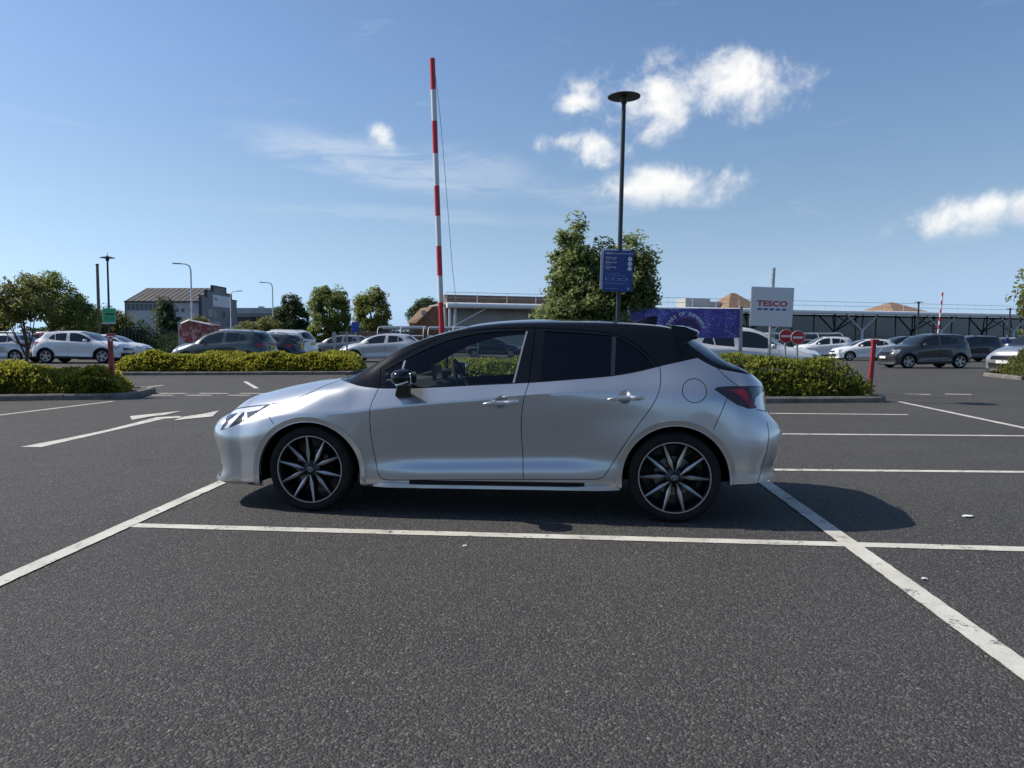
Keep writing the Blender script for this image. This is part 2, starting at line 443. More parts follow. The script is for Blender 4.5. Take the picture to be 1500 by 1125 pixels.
def faces_mesh(name, faces, m, off=0.0, mirror=False, both=False, sharp=30, thick=0.0):
    """new mesh from a list of BMFaces (copied); near half, its mirror image, or both halves joined"""
    idx = {}; vs = []; fs = []
    for f in faces:
        q = []
        for v in f.verts:
            k = idx.get(v)
            if k is None:
                k = idx[v] = len(vs); co = v.co + v.normal * off; vs.append((co.x, co.y, co.z))
            q.append(k)
        fs.append(tuple(q))
    if mirror or both:
        mv = [(x, -y, z) for x, y, z in vs]; mf = [tuple(reversed(f)) for f in fs]
        if both:
            n = len(vs); fs = fs + [tuple(i + n for i in f) for f in mf]; vs = vs + mv
        else: vs, fs = mv, mf
    me = bpy.data.meshes.new(name); me.from_pydata(vs, [], fs)
    if both or thick:
        bm = bmesh.new(); bm.from_mesh(me)
        if both: bmesh.ops.remove_doubles(bm, verts=[v for v in bm.verts if abs(v.co.y) < 2e-4], dist=3e-4)
        if thick:
            bnd = [e for e in bm.edges if e.is_boundary and any(abs(v.co.y) > 2e-3 for v in e.verts)]
            r = bmesh.ops.extrude_edge_only(bm, edges=bnd); nv = [g for g in r['geom'] if isinstance(g, bmesh.types.BMVert)]
            bm.normal_update()
            for v in nv: v.co.y -= thick * (1 if v.co.y > 0 else -1)
        bm.to_mesh(me); bm.free()
    me.polygons.foreach_set('use_smooth', [True] * len(me.polygons))
    me.set_sharp_from_angle(angle=math.radians(sharp))
    me.materials.append(m)
    return me
def obj(name, me, parent=None): return link(bpy.data.objects.new(name, me), parent)
# ------------------------------------------------------------------ ground and painted lines
def gz(x, y):
    """the car park rises a little towards the far left"""
    a = min(1, max(0, (y - 24) / 16)); a = a * a * (3 - 2 * a); b = min(1, max(0, (5 - x) / 13)); b = b * b * (3 - 2 * b)
    return .24 * a * b
gx = [-2500, -600, -200] + list(range(-100, -20, 8)) + list(range(-20, 8, 1)) + [20, 60, 200, 600, 2500]
gy = [-2500, -300, -60, 0, 12, 20] + [24 + .8 * i for i in range(21)] + [60, 120, 400, 2500]
gv = [(x, y, gz(x, y)) for y in gy for x in gx]; nx = len(gx)
g = MB().add(gv, [(j * nx + i, j * nx + i + 1, (j + 1) * nx + i + 1, (j + 1) * nx + i) for j in range(len(gy) - 1) for i in range(nx - 1)]).build('ground', M_ASPHALT, smooth=True, fix=False)
tag(g, kind='structure')
def strip_mesh(pts, width, z=0.004, step=0.06, jit=0.0028):
    """painted line with slightly ragged edges along a 2-D polyline"""
    vs = []; fs = []
    for i in range(len(pts) - 1):
        a, b = Vector(pts[i][:2]), Vector(pts[i + 1][:2]); L = (b - a).length; n = max(2, int(L / step)); d = (b - a) / L; nn = Vector((-d.y, d.x))
        k0 = len(vs)
        for k in range(n + 1):
            p = a + d * (L * k / n)
            for s in (-1, 1):
                q = p + nn * s * (width / 2 + random.uniform(-jit, jit)); vs.append((q.x, q.y, z))
        for k in range(n): fs.append((k0 + 2 * k, k0 + 2 * k + 2, k0 + 2 * k + 3, k0 + 2 * k + 1))
    m = MB(); m.add(vs, fs); return m
def marking(name, m, label=None): return tag(m.build(name, M_LINE), kind='structure')
def gline(p0, p1, w=0.1, ext0=0.0, ext1=0.0, z=0.004):
    a, b = ground_pt(*p0), ground_pt(*p1); d = (b - a).normalized(); a = a - d * ext0; b = b + d * ext1
    return strip_mesh([a, b], w, z)
gA = ground_pt(195, 770); gB = ground_pt(1240, 798)
marking('bay_line', strip_mesh([gA, gB + (gB - gA).normalized() * 9], 0.105))
marking('bay_line', gline((1139, 688.5), (1500, 691.7), 0.105, 0.25, 6))
marking('bay_line', gline((1139, 635.8), (1500, 638.8), 0.105, 0.3, 6))
marking('bay_line', gline((1115, 605.6), (1330, 607.6), 0.105, 0.3, 0))
marking('bay_end_line', gline((0, 853), (325, 707), 0.11, 2.4, 8, 0.0065))
marking('bay_end_line', gline((1490, 975), (1120, 707), 0.115, 1.6, 6, 0.0065))
marking('aisle_line', gline((1317, 588.6), (1500, 627), 0.11, 0, 4))
marking('aisle_line', gline((18, 606), (166, 588), 0.10, 3.0, 0))
marking('aisle_line', gline((201, 568.7), (239, 564.3), 0.12))
marking('aisle_line', gline((359, 559), (376, 569), 0.12))
for x0, x1 in ((196, 215), (233, 273), (292, 334), (352, 392)): marking('give_way_dash', gline((x0, 576.3), (x1, 576.5), 0.16))
for x0, x1 in ((220, 254), (273, 310), (335, 366)): marking('give_way_dash', gline((x0, 579), (x1, 579.2), 0.16))
for x0, x1 in ((1325, 1363), (1384, 1423)): marking('give_way_dash', gline((x0, 577.3), (x1, 578), 0.16))
def gpoly(name, pts, z=0.004):
    m = MB(); P = [ground_pt(*p) for p in pts]; m.add([(p.x, p.y, z) for p in P], [tuple(range(len(P)))]); return marking(name, m)
gpoly('arrow_shaft', [(30, 655), (60, 655.2), (157, 633), (241, 613.4), (268, 611.8), (262, 609.6), (229, 611.6), (157, 630), (84, 645)])
gpoly('arrow_head', [(190.4, 610.2), (266, 602.4), (240, 608.6), (226, 609.6), (193, 615.6)], 0.0082)
gpoly('arrow_head', [(254.5, 616.4), (269, 611), (294, 607.4), (320.8, 602), (311, 610.6), (290, 612.6)], 0.0082)

# ------------------------------------------------------------------ the silver hatchback
CAR_YAW = math.radians(-7.55)
car = empty('hatchback_car', (-0.0714, 6.098, 0), CAR_YAW,
            'silver hatchback car with black roof and two-tone alloy wheels parked inside the white bay lines', 'car')
def kz(*p): return list(p)
R_ = [  # (y knots, z knots) from the sill edge up to the centre line
 (kz((-1.9, .74), (-1.7, .80), (-.9, .80), (0, .80), (.95, .80), (1.75, .74)), kz((-1.9, .165), (-1.72, .171), (-.93, .18), (0, .195), (.96, .205), (1.69, .24), (1.75, .245))),
 (kz((-1.9, .80), (-1.72, .86), (-1.3, .884), (-.93, .868), (0, .866), (.96, .872), (1.3, .886), (1.6, .872), (1.75, .85)), kz((-1.9, .20), (-1.72, .206), (-.93, .215), (0, .23), (.96, .24), (1.69, .275), (1.75, .28))),
 (kz((-1.9, .806), (-1.72, .866), (-1.3, .890), (-.9, .874), (-.5, .872), (.6, .872), (.96, .88), (1.3, .892), (1.6, .87), (1.75, .846)), kz((-1.9, .29), (-1.3, .30), (-.5, .325), (.7, .355), (1.3, .36), (1.75, .36))),
 (kz((-1.9, .808), (-1.72, .866), (-1.3, .893), (-1.0, .878), (-.75, .862), (-.4, .846), (.55, .846), (.85, .866), (1.05, .885), (1.3, .897), (1.6, .874), (1.75, .848)), kz((-1.9, .37), (-1.3, .38), (-.5, .385), (.7, .425), (1.3, .43), (1.75, .42))),
 (kz((-1.9, .812), (-1.72, .868), (-1.3, .897), (-1.0, .888), (-.75, .868), (-.4, .853), (.55, .853), (.85, .873), (1.05, .889), (1.3, .900), (1.6, .876), (1.75, .85)), kz((-1.9, .46), (-1.3, .50), (-.5, .52), (.7, .54), (1.3, .54), (1.75, .50))),
 (kz((-1.9, .81), (-1.72, .866), (-1.3, .897), (-1.0, .892), (-.7, .880), (-.3, .874), (.4, .873), (.8, .874), (1.05, .884), (1.3, .896), (1.6, .872), (1.75, .842)), kz((-1.9, .55), (-1.6, .61), (-1.3, .645), (-.9, .66), (-.5, .675), (.7, .70), (1.3, .70), (1.75, .62))),
 (kz((-1.9, .79), (-1.6, .86), (-1.35, .886), (-1.0, .892), (-.8, .889), (0, .886), (.5, .884), (.9, .870), (1.1, .864), (1.3, .868), (1.5, .862), (1.75, .805)), kz((-1.9, .625), (-1.6, .70), (-1.35, .725), (-1.0, .745), (-.83, .768), (-.35, .82), (0, .852), (.29, .882), (.7, .905), (1.0, .91), (1.3, .90), (1.55, .87), (1.75, .81))),
 (kz((-1.9, .735), (-1.65, .785), (-1.4, .80), (-1.2, .795), (-1.0, .80), (-.82, .82), (-.5, .834), (0, .838), (.5, .834), (.9, .805), (1.2, .758), (1.5, .72), (1.75, .685)), kz((-1.9, .69), (-1.65, .762), (-1.4, .83), (-1.2, .892), (-1.0, .915), (-.82, .909), (-.54, .912), (-.07, .938), (.28, .957), (.67, .987), (.88, 1.007), (1.04, 1.033), (1.21, 1.068), (1.35, 1.085), (1.5, 1.07), (1.75, .995))),
 (kz((-1.9, .50), (-1.65, .51), (-1.4, .54), (-1.2, .60), (-1.08, .645), (-.98, .665), (-.82, .66), (-.65, .645), (-.48, .625), (-.28, .60), (-.1, .585), (.1, .578), (.65, .57), (1.2, .575), (1.35, .585), (1.45, .60), (1.6, .635), (1.75, .645)),
  kz((-1.9, .815), (-1.65, .885), (-1.4, .935), (-1.2, .962), (-1.08, .985), (-.98, 1.032), (-.82, 1.122), (-.65, 1.218), (-.48, 1.283), (-.28, 1.335), (-.1, 1.368), (.1, 1.386), (.35, 1.392), (.65, 1.392), (.95, 1.385), (1.2, 1.368), (1.32, 1.347), (1.40, 1.265), (1.5, 1.185), (1.62, 1.105), (1.75, 1.06))),
 (kz((-1.9, .28), (-1.4, .30), (-1.1, .36), (-.8, .38), (-.3, .36), (.6, .34), (1.3, .34), (1.75, .37)),
  kz((-1.9, .848), (-1.65, .908), (-1.4, .952), (-1.25, .97), (-1.13, .994), (-.98, 1.07), (-.82, 1.155), (-.65, 1.243), (-.48, 1.31), (-.28, 1.366), (-.1, 1.398), (.1, 1.416), (.35, 1.424), (.65, 1.421), (.95, 1.407), (1.2, 1.386), (1.38, 1.345), (1.46, 1.295), (1.6, 1.205), (1.75, 1.10))),
 (kz((-1.9, 0), (1.75, 0)),
  kz((-1.9, .858), (-1.65, .915), (-1.4, .957), (-1.25, .977), (-1.15, 1.003), (-.98, 1.085), (-.82, 1.168), (-.65, 1.253), (-.48, 1.318), (-.28, 1.374), (-.1, 1.406), (.1, 1.425), (.35, 1.434), (.65, 1.431), (.95, 1.417), (1.2, 1.398), (1.38, 1.36), (1.46, 1.315), (1.6, 1.228), (1.75, 1.12))),
]
FRONT = [(-2.22, .15), (-2.29, .185), (-2.23, .26), (-2.23, .36), (-2.27, .46), (-2.30, .565), (-2.27, .63), (-2.15, .705), (-2.09, .765), (-2.03, .805), (-1.98, .83)]
REAR = [(2.03, .28), (2.11, .305), (2.10, .37), (2.12, .43), (2.15, .50), (2.155, .60), (2.04, .755), (2.01, .945), (1.94, 1.005), (1.89, 1.04), (1.85, 1.06)]
SUBS = [2, 3, 4, 4, 5, 10, 10, 14, 7, 6]
def hero_crease(k, x):
    if k == 1: return 0.6
    if k == 2: return 0.55 * max(0, min(1, (0.95 - abs(x)) / 0.4))
    if k == 6: return 0.8 * max(0, min(1, (x + 1.5) / 0.4)) * max(0, min(1, (1.0 - x) / 0.6)) + 0.15
    if k == 7: return 0.85 * max(0, min(1, (x + 1.05) / 0.15)) * max(0.25, min(1, (1.45 - x) / 0.3))
    if k == 8: return 0.5 * max(0, min(1, (x + 1.15) / 0.15))
    return 0.0
G, VI = loft_half(R_, FRONT, REAR, -1.9, 1.75, 156, 18, SUBS, hero_crease)
hb = grid_bm(G)
TOPZ = hb.faces.layers.int.new('top')
# mark faces that belong to the roof, bonnet and screens (above ring 8)
topset = set()
Gt = G[:, VI[8]:, :]
rail_x = G[:, VI[8], 0]; rail_y = -G[:, VI[8], 1]
for f in hb.faces:
    c = f.calc_center_median()
    ry = np.interp(c.x, rail_x, rail_y)
    zr = np.interp(c.x, rail_x, G[:, VI[8], 2])
    f[TOPZ] = 1 if (-c.y < ry - 0.001 and c.z > zr - 0.02) else 0
bvh = BVHTree.FromBMesh(hb)
def skin_y(x, z):
    r = bvh.ray_cast(Vector((x, -3, z)), Vector((0, 1, 0)))
    return r[0].y if r[0] is not None else -0.86
def skin_n(x, z):
    r = bvh.ray_cast(Vector((x, -3, z)), Vector((0, 1, 0)))
    return r[1] if r[0] is not None else Vector((0, -1, 0))

def arch_poly(cx, a, b, cz=0.30, n=40):
    pts = [(cx + a * math.cos(PI * i / n), cz + b * math.sin(PI * i / n)) for i in range(n + 1)]
    return [(cx + a, -0.1)] + pts + [(cx - a, -0.1)]
ARCH_F = arch_poly(-1.325, .392, .368); ARCH_R = arch_poly(1.327, .368, .376, 0.302)
BELT = smooth_curve([(-.811, .915), (-.764, .914), (-.539, .918), (-.367, .926), (-.066, .944), (.279, .963), (.386, .970), (.665, .993), (.88, 1.013), (1.044, 1.040), (1.208, 1.079)], .04)
S_FRONT = smooth_curve([(-.805, .9145), (-.823, .864), (-.844, .794), (-.847, .625), (-.836, .505), (-.811, .371), (-.794, .298), (-.768, .263), (-.725, .253), (-.66, .2535)], .02)
S_BOT = [(-.66, .2535), (.269, .281), (.76, .2945)]
S_MID = smooth_curve([(.302, .966), (.263, .797), (.253, .622), (.260, .486), (.269, .281)], .04)
S_MIDUP = [(.302, .966), (.328, 1.357)]
S_REAR = smooth_curve([(.76, .2945), (.80, .298), (.835, .318), (.866, .361), (.951, .505), (1.046, .649), (1.155, .806), (1.199, .889), (1.219, .963), (1.223, 1.053), (1.215, 1.082)], .02)
FRAME_F = smooth_curve([(-.819, 1.054), (-.582, 1.190), (-.361, 1.292), (-.252, 1.320), (-.139, 1.340), (.079, 1.354), (.328, 1.357)], .03)
FRAME_R = smooth_curve([(.328, 1.357), (.633, 1.341), (.843, 1.321), (.947, 1.295), (1.050, 1.238), (1.153, 1.150), (1.215, 1.082)], .025)
FRAME_P = [(-.819, 1.054), (-.80, .985), (-.805, .9145)]
S_HOOD = smooth_curve([(-1.662, .787), (-1.521, .806), (-1.381, .862), (-1.265, .922), (-1.165, .966)], .025)
COWL = smooth_curve([(-1.165, .966), (-1.074, .955), (-.943, .927), (-.805, .9145)], .03)
HEAD = [(-2.085, .722), (-1.96, .748), (-1.83, .767), (-1.662, .787), (-1.69, .766), (-1.80, .697), (-1.90, .640), (-2.0, .598), (-2.07, .580), (-2.04, .65)]
HEAD_TOP = [(-2.5, .70), (-2.085, .722), (-1.96, .748), (-1.83, .767), (-1.662, .787)]
DRL1 = [(-2.075, .718), (-1.96, .742), (-1.83, .760), (-1.72, .775), (-1.76, .744), (-1.86, .722), (-1.96, .712), (-2.05, .695)]
DRL2 = [(-1.955, .712), (-1.920, .714), (-1.995, .602), (-2.035, .598)]
DRL3 = [(-1.905, .716), (-1.88, .717), (-1.845, .675), (-1.875, .664)]
S_BUMPF = [(-1.705, .757), (-1.67, .736), (-1.589, .651)]
S_BUMPR = [(1.672, .866), (1.662, .849), (1.575, .655)]
S_BUMPR2 = [(1.87, .79), (1.97, .765), (2.3, .76)]
TAIL = smooth_curve([(1.585, .928), (1.612, .943), (1.75, .947)], .05)[:-1] + [(1.75, .947), (1.9, .946), (2.06, .944), (2.06, .905), (1.95, .900), (1.88, .868), (1.865, .83), (1.885, .797), (1.82, .795), (1.74, .822), (1.665, .872)]
TL_RED = [(1.66, .922), (1.79, .928), (1.83, .90), (1.845, .85), (1.878, .80), (1.83, .80), (1.80, .845), (1.77, .886)]
TL_CLR = [(1.83, .935), (2.06, .935), (2.06, .912), (1.94, .906), (1.875, .875), (1.858, .838), (1.85, .89)]
FUEL = [(1.449 + .082 * math.cos(2 * PI * i / 36), .920 + .080 * math.sin(2 * PI * i / 36)) for i in range(36)]
S_HATCH = smooth_curve([(1.625, 1.066), (1.69, 1.00), (1.76, .948)], .03)
CPIL = [(1.215, 1.082), (1.33, 1.108), (1.486, 1.141)]
RGL = smooth_curve([(1.486, 1.141), (1.56, 1.098), (1.63, 1.066), (1.739, 1.044), (1.838, 1.026), (1.93, 1.006), (2.1, .99)], .03)
GL_F = [(-.752, .9225), (-.539, .9245), (-.367, .9325), (-.066, .9505), (.200, .9655)] + [(.272, 1.334)] + smooth_curve([(.262, 1.335), (.028, 1.329), (-.135, 1.309), (-.299, 1.271), (-.465, 1.206), (-.602, 1.137), (-.78, 1.043)], .04)
DIV_F = [(-.672, .90), (-.658, .90), (-.618, 1.16), (-.632, 1.16)]
EDGE_F = [(.186, .9647), (.200, .9655), (.272, 1.334), (.260, 1.334)]
GL_R = [(.388, .976), (.665, .999), (.877, 1.0185), (.886, 1.300), (.632, 1.323), (.398, 1.333)]
GL_Q = [(.905, 1.022), (1.044, 1.047), (1.178, 1.078)] + smooth_curve([(1.178, 1.082), (1.122, 1.151), (1.024, 1.234), (.915, 1.288)], .03)
GL_L = [(.877, 1.0185), (.905, 1.022), (.915, 1.288), (.886, 1.300)]
P_FDOOR = S_FRONT + S_BOT[1:2] + S_MID[::-1] + [p for p in BELT[::-1] if p[0] < .29 and p[0] > -.8]
P_RDOOR = S_MID + [S_BOT[1]] + S_REAR + [p for p in BELT[::-1] if p[0] > .31]
P_FFRAME = [p for p in BELT if -.8 < p[0] < .29] + [(.302, .966), (.328, 1.357)] + FRAME_F[::-1] + FRAME_P[1:]
P_RFRAME = [(.302, .966)] + [p for p in BELT if p[0] > .31] + [(1.215, 1.082)] + FRAME_R[::-1]
P_HOOD = HEAD_TOP + S_HOOD[1:] + [(-1.2, .985), (-1.3, 1.3), (-2.6, 1.3)]
P_BLACK = COWL + BELT + CPIL + RGL[1:] + [(2.3, 1.0), (2.3, 1.8), (-1.35, 1.8), (-1.30, 1.0), (-1.2, .985)]
P_BUMPF = [(-1.705, .762), (-1.67, .736), (-1.589, .651), (-1.589, -.1), (-2.7, -.1), (-2.7, .70), (-2.085, .722)]
P_BUMPR = [(1.672, .866), (1.662, .849), (1.575, .655), (1.575, -.1), (2.7, -.1), (2.7, .76), (2.3, .76), (1.97, .765), (1.87, .79)]
P_TGATE = S_HATCH + [(1.9, .946), (2.06, .944), (2.06, .905), (1.95, .9), (1.88, .868), (1.865, .83), (1.87, .79), (1.97, .765), (2.3, .76), (2.7, .76), (2.7, 1.0), (2.1, .99)] + RGL[::-1]
P_SILL = [(-1.0, .285), (-.80, .285), (-.768, .263), (-.725, .253), (-.66, .2535), (.269, .281), (.76, .2945), (.80, .298), (.99, .315), (1.0, -.1), (-1.0, -.1)]
INTAKE = [(-2.7, .43), (-2.24, .40), (-2.195, .33), (-2.15, .26), (-2.17, .225), (-2.7, .215)]
DIFF = [(2.7, .47), (2.085, .45), (2.06, .36), (2.03, .30), (2.01, .26), (2.7, .1)]
S_BUMPR3 = [(1.955, .70), (1.962, .62), (1.95, .52), (1.90, .34), (1.87, .24)]
def cup_poly(cx, cz, r=.047): return [(cx + r * math.cos(2 * PI * i / 20), cz + r * 1.02 * math.sin(2 * PI * i / 20)) for i in range(20)]
CUP_F = cup_poly(.114, .829); CUP_R = cup_poly(.975, .871)
ct = Cutter(hb)
side_only = lambda f: f[TOPZ] == 0
GAP = 0.0026
GAPS = [(S_FRONT + S_BOT[1:], 0), (S_MID + [], 0), (S_MIDUP, 0), (S_REAR, 0), (FRAME_F + FRAME_R[1:], 0), (FRAME_P, 0), (S_HOOD, 0), (S_BUMPF, 0), (S_BUMPR + [], 0), (S_BUMPR2, 0), (S_HATCH, 0), (S_BUMPR3, 0), (FUEL, 1)]
for pl, cl in GAPS:
    for s in (-1, 1): ct.cut(offset_line(pl, s * GAP, bool(cl)), bool(cl), side_only if pl is not S_HOOD else None)
for pl in (ARCH_F, ARCH_R): ct.cut(pl, True)
for pl in (HEAD, TAIL, DRL1, DRL2, DRL3, INTAKE, DIFF, TL_RED, TL_CLR, GL_F, DIV_F, EDGE_F, GL_R, GL_Q, GL_L, CUP_F, CUP_R): ct.cut(pl, True, side_only)
for pl in (BELT, CPIL): ct.cut(pl, False, side_only)
for pl in (COWL, RGL, HEAD_TOP): ct.cut(pl, False)
ct.cut([(-1.165, .966), (-1.2, .985), (-1.24, 1.02)], False)
ct.cut([(-.20, 1.2), (-.20, 1.6)], False, lambda f: f[TOPZ] == 1)
ct.cut([(1.40, 1.2), (1.40, 1.6)], False, lambda f: f[TOPZ] == 1)
hb.normal_update(); hb.faces.ensure_lookup_table()
cen = np.array([f.calc_center_median()[:] for f in hb.faces]); cx_, cy_, cz_ = cen.T
top = np.array([f[TOPZ] for f in hb.faces]) == 1
reg = np.full(len(cen), 'quarter_panel', dtype=object)
reg[(cx_ < -.5)] = 'front_wing'
def put(name, mask): reg[mask] = name
IN = lambda P: in_poly(P, cx_, cz_)
put('side_sill', IN(P_SILL)); put('tailgate', IN(P_TGATE)); put('rear_bumper', IN(P_BUMPR)); put('front_bumper', IN(P_BUMPF))
put('front_door', IN(P_FDOOR) & ~top); put('rear_door', IN(P_RDOOR) & ~top)
put('bonnet', IN(P_HOOD) | (top & (cx_ < -1.3)))
blk = IN(P_BLACK) | (top & (cx_ > -1.0) & (cx_ < 1.5)); put('roof', blk)
put('windscreen', blk & top & (cx_ < -.20)); put('rear_window', blk & top & (cx_ > 1.40))
put('front_frame', IN(P_FFRAME) & ~top); put('rear_frame', IN(P_RFRAME) & ~top)
put('fuel_flap', IN(FUEL))
put('front_side_window', IN(GL_F) & ~top); put('window_divider', IN(DIV_F) & (reg == 'front_side_window')); put('window_edge', IN(EDGE_F) & ~top)
put('rear_side_window', IN(GL_R) & ~top); put('rear_quarter_window', IN(GL_Q) & ~top); put('rear_divider', IN(GL_L) & ~top)
put('headlight', IN(HEAD)); put('drl', (IN(DRL1) | IN(DRL2) | IN(DRL3)) & IN(HEAD))
tl = IN(TAIL) & (np.abs(cy_) > .33); put('tail_light', tl); put('tl_red', IN(TL_RED) & tl); put('tl_clear', IN(TL_CLR) & tl)
put('grille', (reg == 'front_bumper') & (((np.abs(cy_) < .60) & (cz_ > .225) & (cz_ < .46)) | ((np.abs(cy_) < .74) & (cz_ > .215) & (cz_ < .33))) & (cx_ < -2.06))
put('rear_diffuser', (reg == 'rear_bumper') & (np.abs(cy_) < .62) & (cz_ < .42) & (cx_ > 1.9))
put('grille', IN(INTAKE) & np.isin(reg, ['front_bumper', 'grille'])); put('rear_diffuser', IN(DIFF) & np.isin(reg, ['rear_bumper', 'rear_diffuser']))
cup = IN(CUP_F) | IN(CUP_R)
arch = IN(ARCH_F) | IN(ARCH_R)
gapm = np.zeros(len(cen), bool)
for pl, cl in GAPS:
    dmin = dist_to_line(pl, cx_, cz_, bool(cl)); gapm |= (dmin < GAP * 0.97) & (~top if pl is not S_HOOD else True)
FL = list(hb.faces)
def sel(mask): return [FL[i] for i in np.nonzero(mask)[0]]
vis = ~arch & ~gapm & ~cup
def panel(name, key, m, mode='pair', parent=None, off=0.0, thick=0.008, sharp=32):
    fs = sel(vis & (reg == key)) if isinstance(key, str) else sel(vis & np.isin(reg, key))
    res = []
    if mode == 'both': res.append(obj(name, faces_mesh(name, fs, m, off, both=True, thick=thick, sharp=sharp), parent if not isinstance(parent, list) else parent[0]))
    else:
        for i, mir in enumerate((False, True)):
            res.append(obj(name, faces_mesh(name, fs, m, off, mirror=mir, thick=thick, sharp=sharp), parent[i] if isinstance(parent, list) else parent))
    return res
panel('bonnet', 'bonnet', M_SILVER, 'both', car)
panel('front_wing', 'front_wing', M_SILVER, 'pair', car)
fdoor = panel('front_door', 'front_door', M_SILVER, 'pair', car)
rdoor = panel('rear_door', 'rear_door', M_SILVER, 'pair', car)
quart = panel('quarter_panel', 'quarter_panel', M_SILVER, 'pair', car)
panel('side_sill', 'side_sill', M_SILVER, 'pair', car)
fb = panel('front_bumper', 'front_bumper', M_SILVER, 'both', car)
rb = panel('rear_bumper', 'rear_bumper', M_SILVER, 'both', car)
panel('grille', 'grille', M_PLASTIC, 'both', fb[0], -.012)
panel('rear_diffuser', 'rear_diffuser', M_PLASTIC, 'both', rb[0], -.006)
tg = panel('tailgate', 'tailgate', M_SILVER, 'both', car)
roof = panel('roof', 'roof', M_BLACKP, 'both', car)
panel('windscreen', 'windscreen', M_GLASS, 'both', car, -.004, 0)
panel('rear_window', 'rear_window', M_TINT, 'both', tg[0], -.004, 0)
panel('window_frame', 'front_frame', M_GLOSSB, 'pair', fdoor, 0, .012)
panel('window_frame', 'rear_frame', M_GLOSSB, 'pair', rdoor, 0, .012)
panel('side_window', 'front_side_window', M_GLASS, 'pair', fdoor, -.006, 0)
panel('side_window', 'rear_side_window', M_TINT, 'pair', rdoor, -.006, 0)
panel('quarter_window', 'rear_quarter_window', M_TINT, 'pair', rdoor, -.006, 0)
M_DIVID = mat('grey_trim', (0.022, 0.023, 0.025), 0.35, 0.0)
panel('window_divider', 'window_divider', mat('satin_trim_and_glint', (0.35, 0.36, 0.37), 0.35, 0.5), 'pair', fdoor, -.002, 0); panel('window_divider', 'rear_divider', M_DIVID, 'pair', rdoor, -.002, 0)
panel('window_edge_reflection', 'window_edge', mat('satin_trim_and_glint', (0.35, 0.36, 0.37), 0.35, 0.5), 'pair', fdoor, -.001, .004)  # bright reflection along the pillar edge, put in as a pale strip
panel('fuel_flap', 'fuel_flap', M_SILVER, 'pair', quart)
hl = panel('headlight', 'headlight', M_HEADD, 'pair', car, -.002)
panel('running_light', 'drl', M_WHITEL, 'pair', hl, -.0015, .004)
tlo = panel('tail_light', 'tail_light', M_TAILD, 'pair', car)
panel('brake_lens', 'tl_red', mat('tail_red_deep', (0.15, 0.007, 0.012), 0.12, 0.0, 1.0), 'pair', tlo, .001, .003)
panel('reversing_lens', 'tl_clear', M_TAILC, 'pair', tlo, .001, .003)
glassy = np.isin(reg, ['front_side_window', 'rear_side_window', 'rear_quarter_window', 'windscreen', 'rear_window'])
obj('inner_shell', faces_mesh('inner_shell', sel(~arch & ~glassy), M_DARK, -.022, both=True), car)
# handle cups and door handles
for (cx, cz, half, parents) in ((.114, .829, (-.018, .238), fdoor), (.975, .871, (.855, 1.107), rdoor)):
    for mi in (0, 1):
        sg = 1 if mi == 0 else -1
        m = MB(); vs = []; fs = []; nr = 6; na = 20
        for r_i in range(nr + 1):
            rr = r_i / nr
            for k in range(na):
                a = 2 * PI * k / na; x = cx + .047 * rr * math.cos(a); z = cz + .048 * rr * math.sin(a)
                vs.append((x, (skin_y(x, z) + .022 * (1 - rr ** 2.2)) * sg, z))
        for r_i in range(nr):
            for k in range(na):
                k2 = (k + 1) % na; fs.append((r_i * na + k, r_i * na + k2, (r_i + 1) * na + k2, (r_i + 1) * na + k))
        m.add(vs, fs); m.build('handle_cup', M_SILVER, parents[mi], smooth=True)
        m = MB(); n = 14; vs = []; fs = []; na = 10
        for i in range(n + 1):
            t = i / n; x = half[0] + (half[1] - half[0]) * t; z = cz - .004 + .012 * (t - .5)
            w = min(1, (t / .30) ** .6) * min(1, ((1 - t) / .05 + .15) ** .5); w = max(w, .08)
            lift = .030 * min(1, t / .12, (1 - t) / .12) ** .5 + .004
            yb = skin_y(x, cz) - .004 if not (cx - .05 < x < cx + .05) else skin_y(x, cz + .055)
            for k in range(na):
                a = 2 * PI * k / na
                vs.append((x, (yb - lift * .62 + .011 * math.cos(a)) * sg, z + .0165 * w * math.sin(a)))
        for i in range(n):
            for k in range(na):
                k2 = (k + 1) % na; fs.append((i * na + k, i * na + k2, (i + 1) * na + k2, (i + 1) * na + k))
        fs += [tuple(range(na)), tuple(range(n * na, n * na + na))]
        m.add(vs, fs); m.build('door_handle', M_SILVER, parents[mi], smooth=True, sharp=50)
# flat lip round each wheel arch
for (cxa, a, b, cz, x0, x1) in ((-1.325, .392, .368, .30, -1.72, -.93), (1.327, .368, .376, .302, .955, 1.70)):
    for mi in (0, 1):
        sg = 1 if mi == 0 else -1; vs = []; fs = []; n = 60; W_ = 4
        path = [(cxa - a, .205), (cxa - a, .25)] + [(cxa - a * math.cos(PI * i / n), cz + b * math.sin(PI * i / n)) for i in range(n + 1)] + [(cxa + a, .25), (cxa + a, .205 if cxa < 0 else .27)]
        if cxa < 0: path[0] = (cxa - a, .19)
        off = offset_line(path, .043)
        ins = offset_line(path, -.004)
        for p, o, i_ in zip(path, off, ins):
            q = [(i_, -.03), (p, -.002), ((p[0] * .06 + o[0] * .94, p[1] * .06 + o[1] * .94), .0105), (o, -.003)]
            for (x, z), e in q: vs.append((x, (skin_y(x, max(z, .2)) - e) * sg, z))
        for i in range(len(path) - 1):
            for k in range(3): fs.append((i * 4 + k, i * 4 + k + 1, (i + 1) * 4 + k + 1, (i + 1) * 4 + k))
        MB().add(vs, fs).build('wheel_arch_lip', M_SILVER, car, sharp=30)
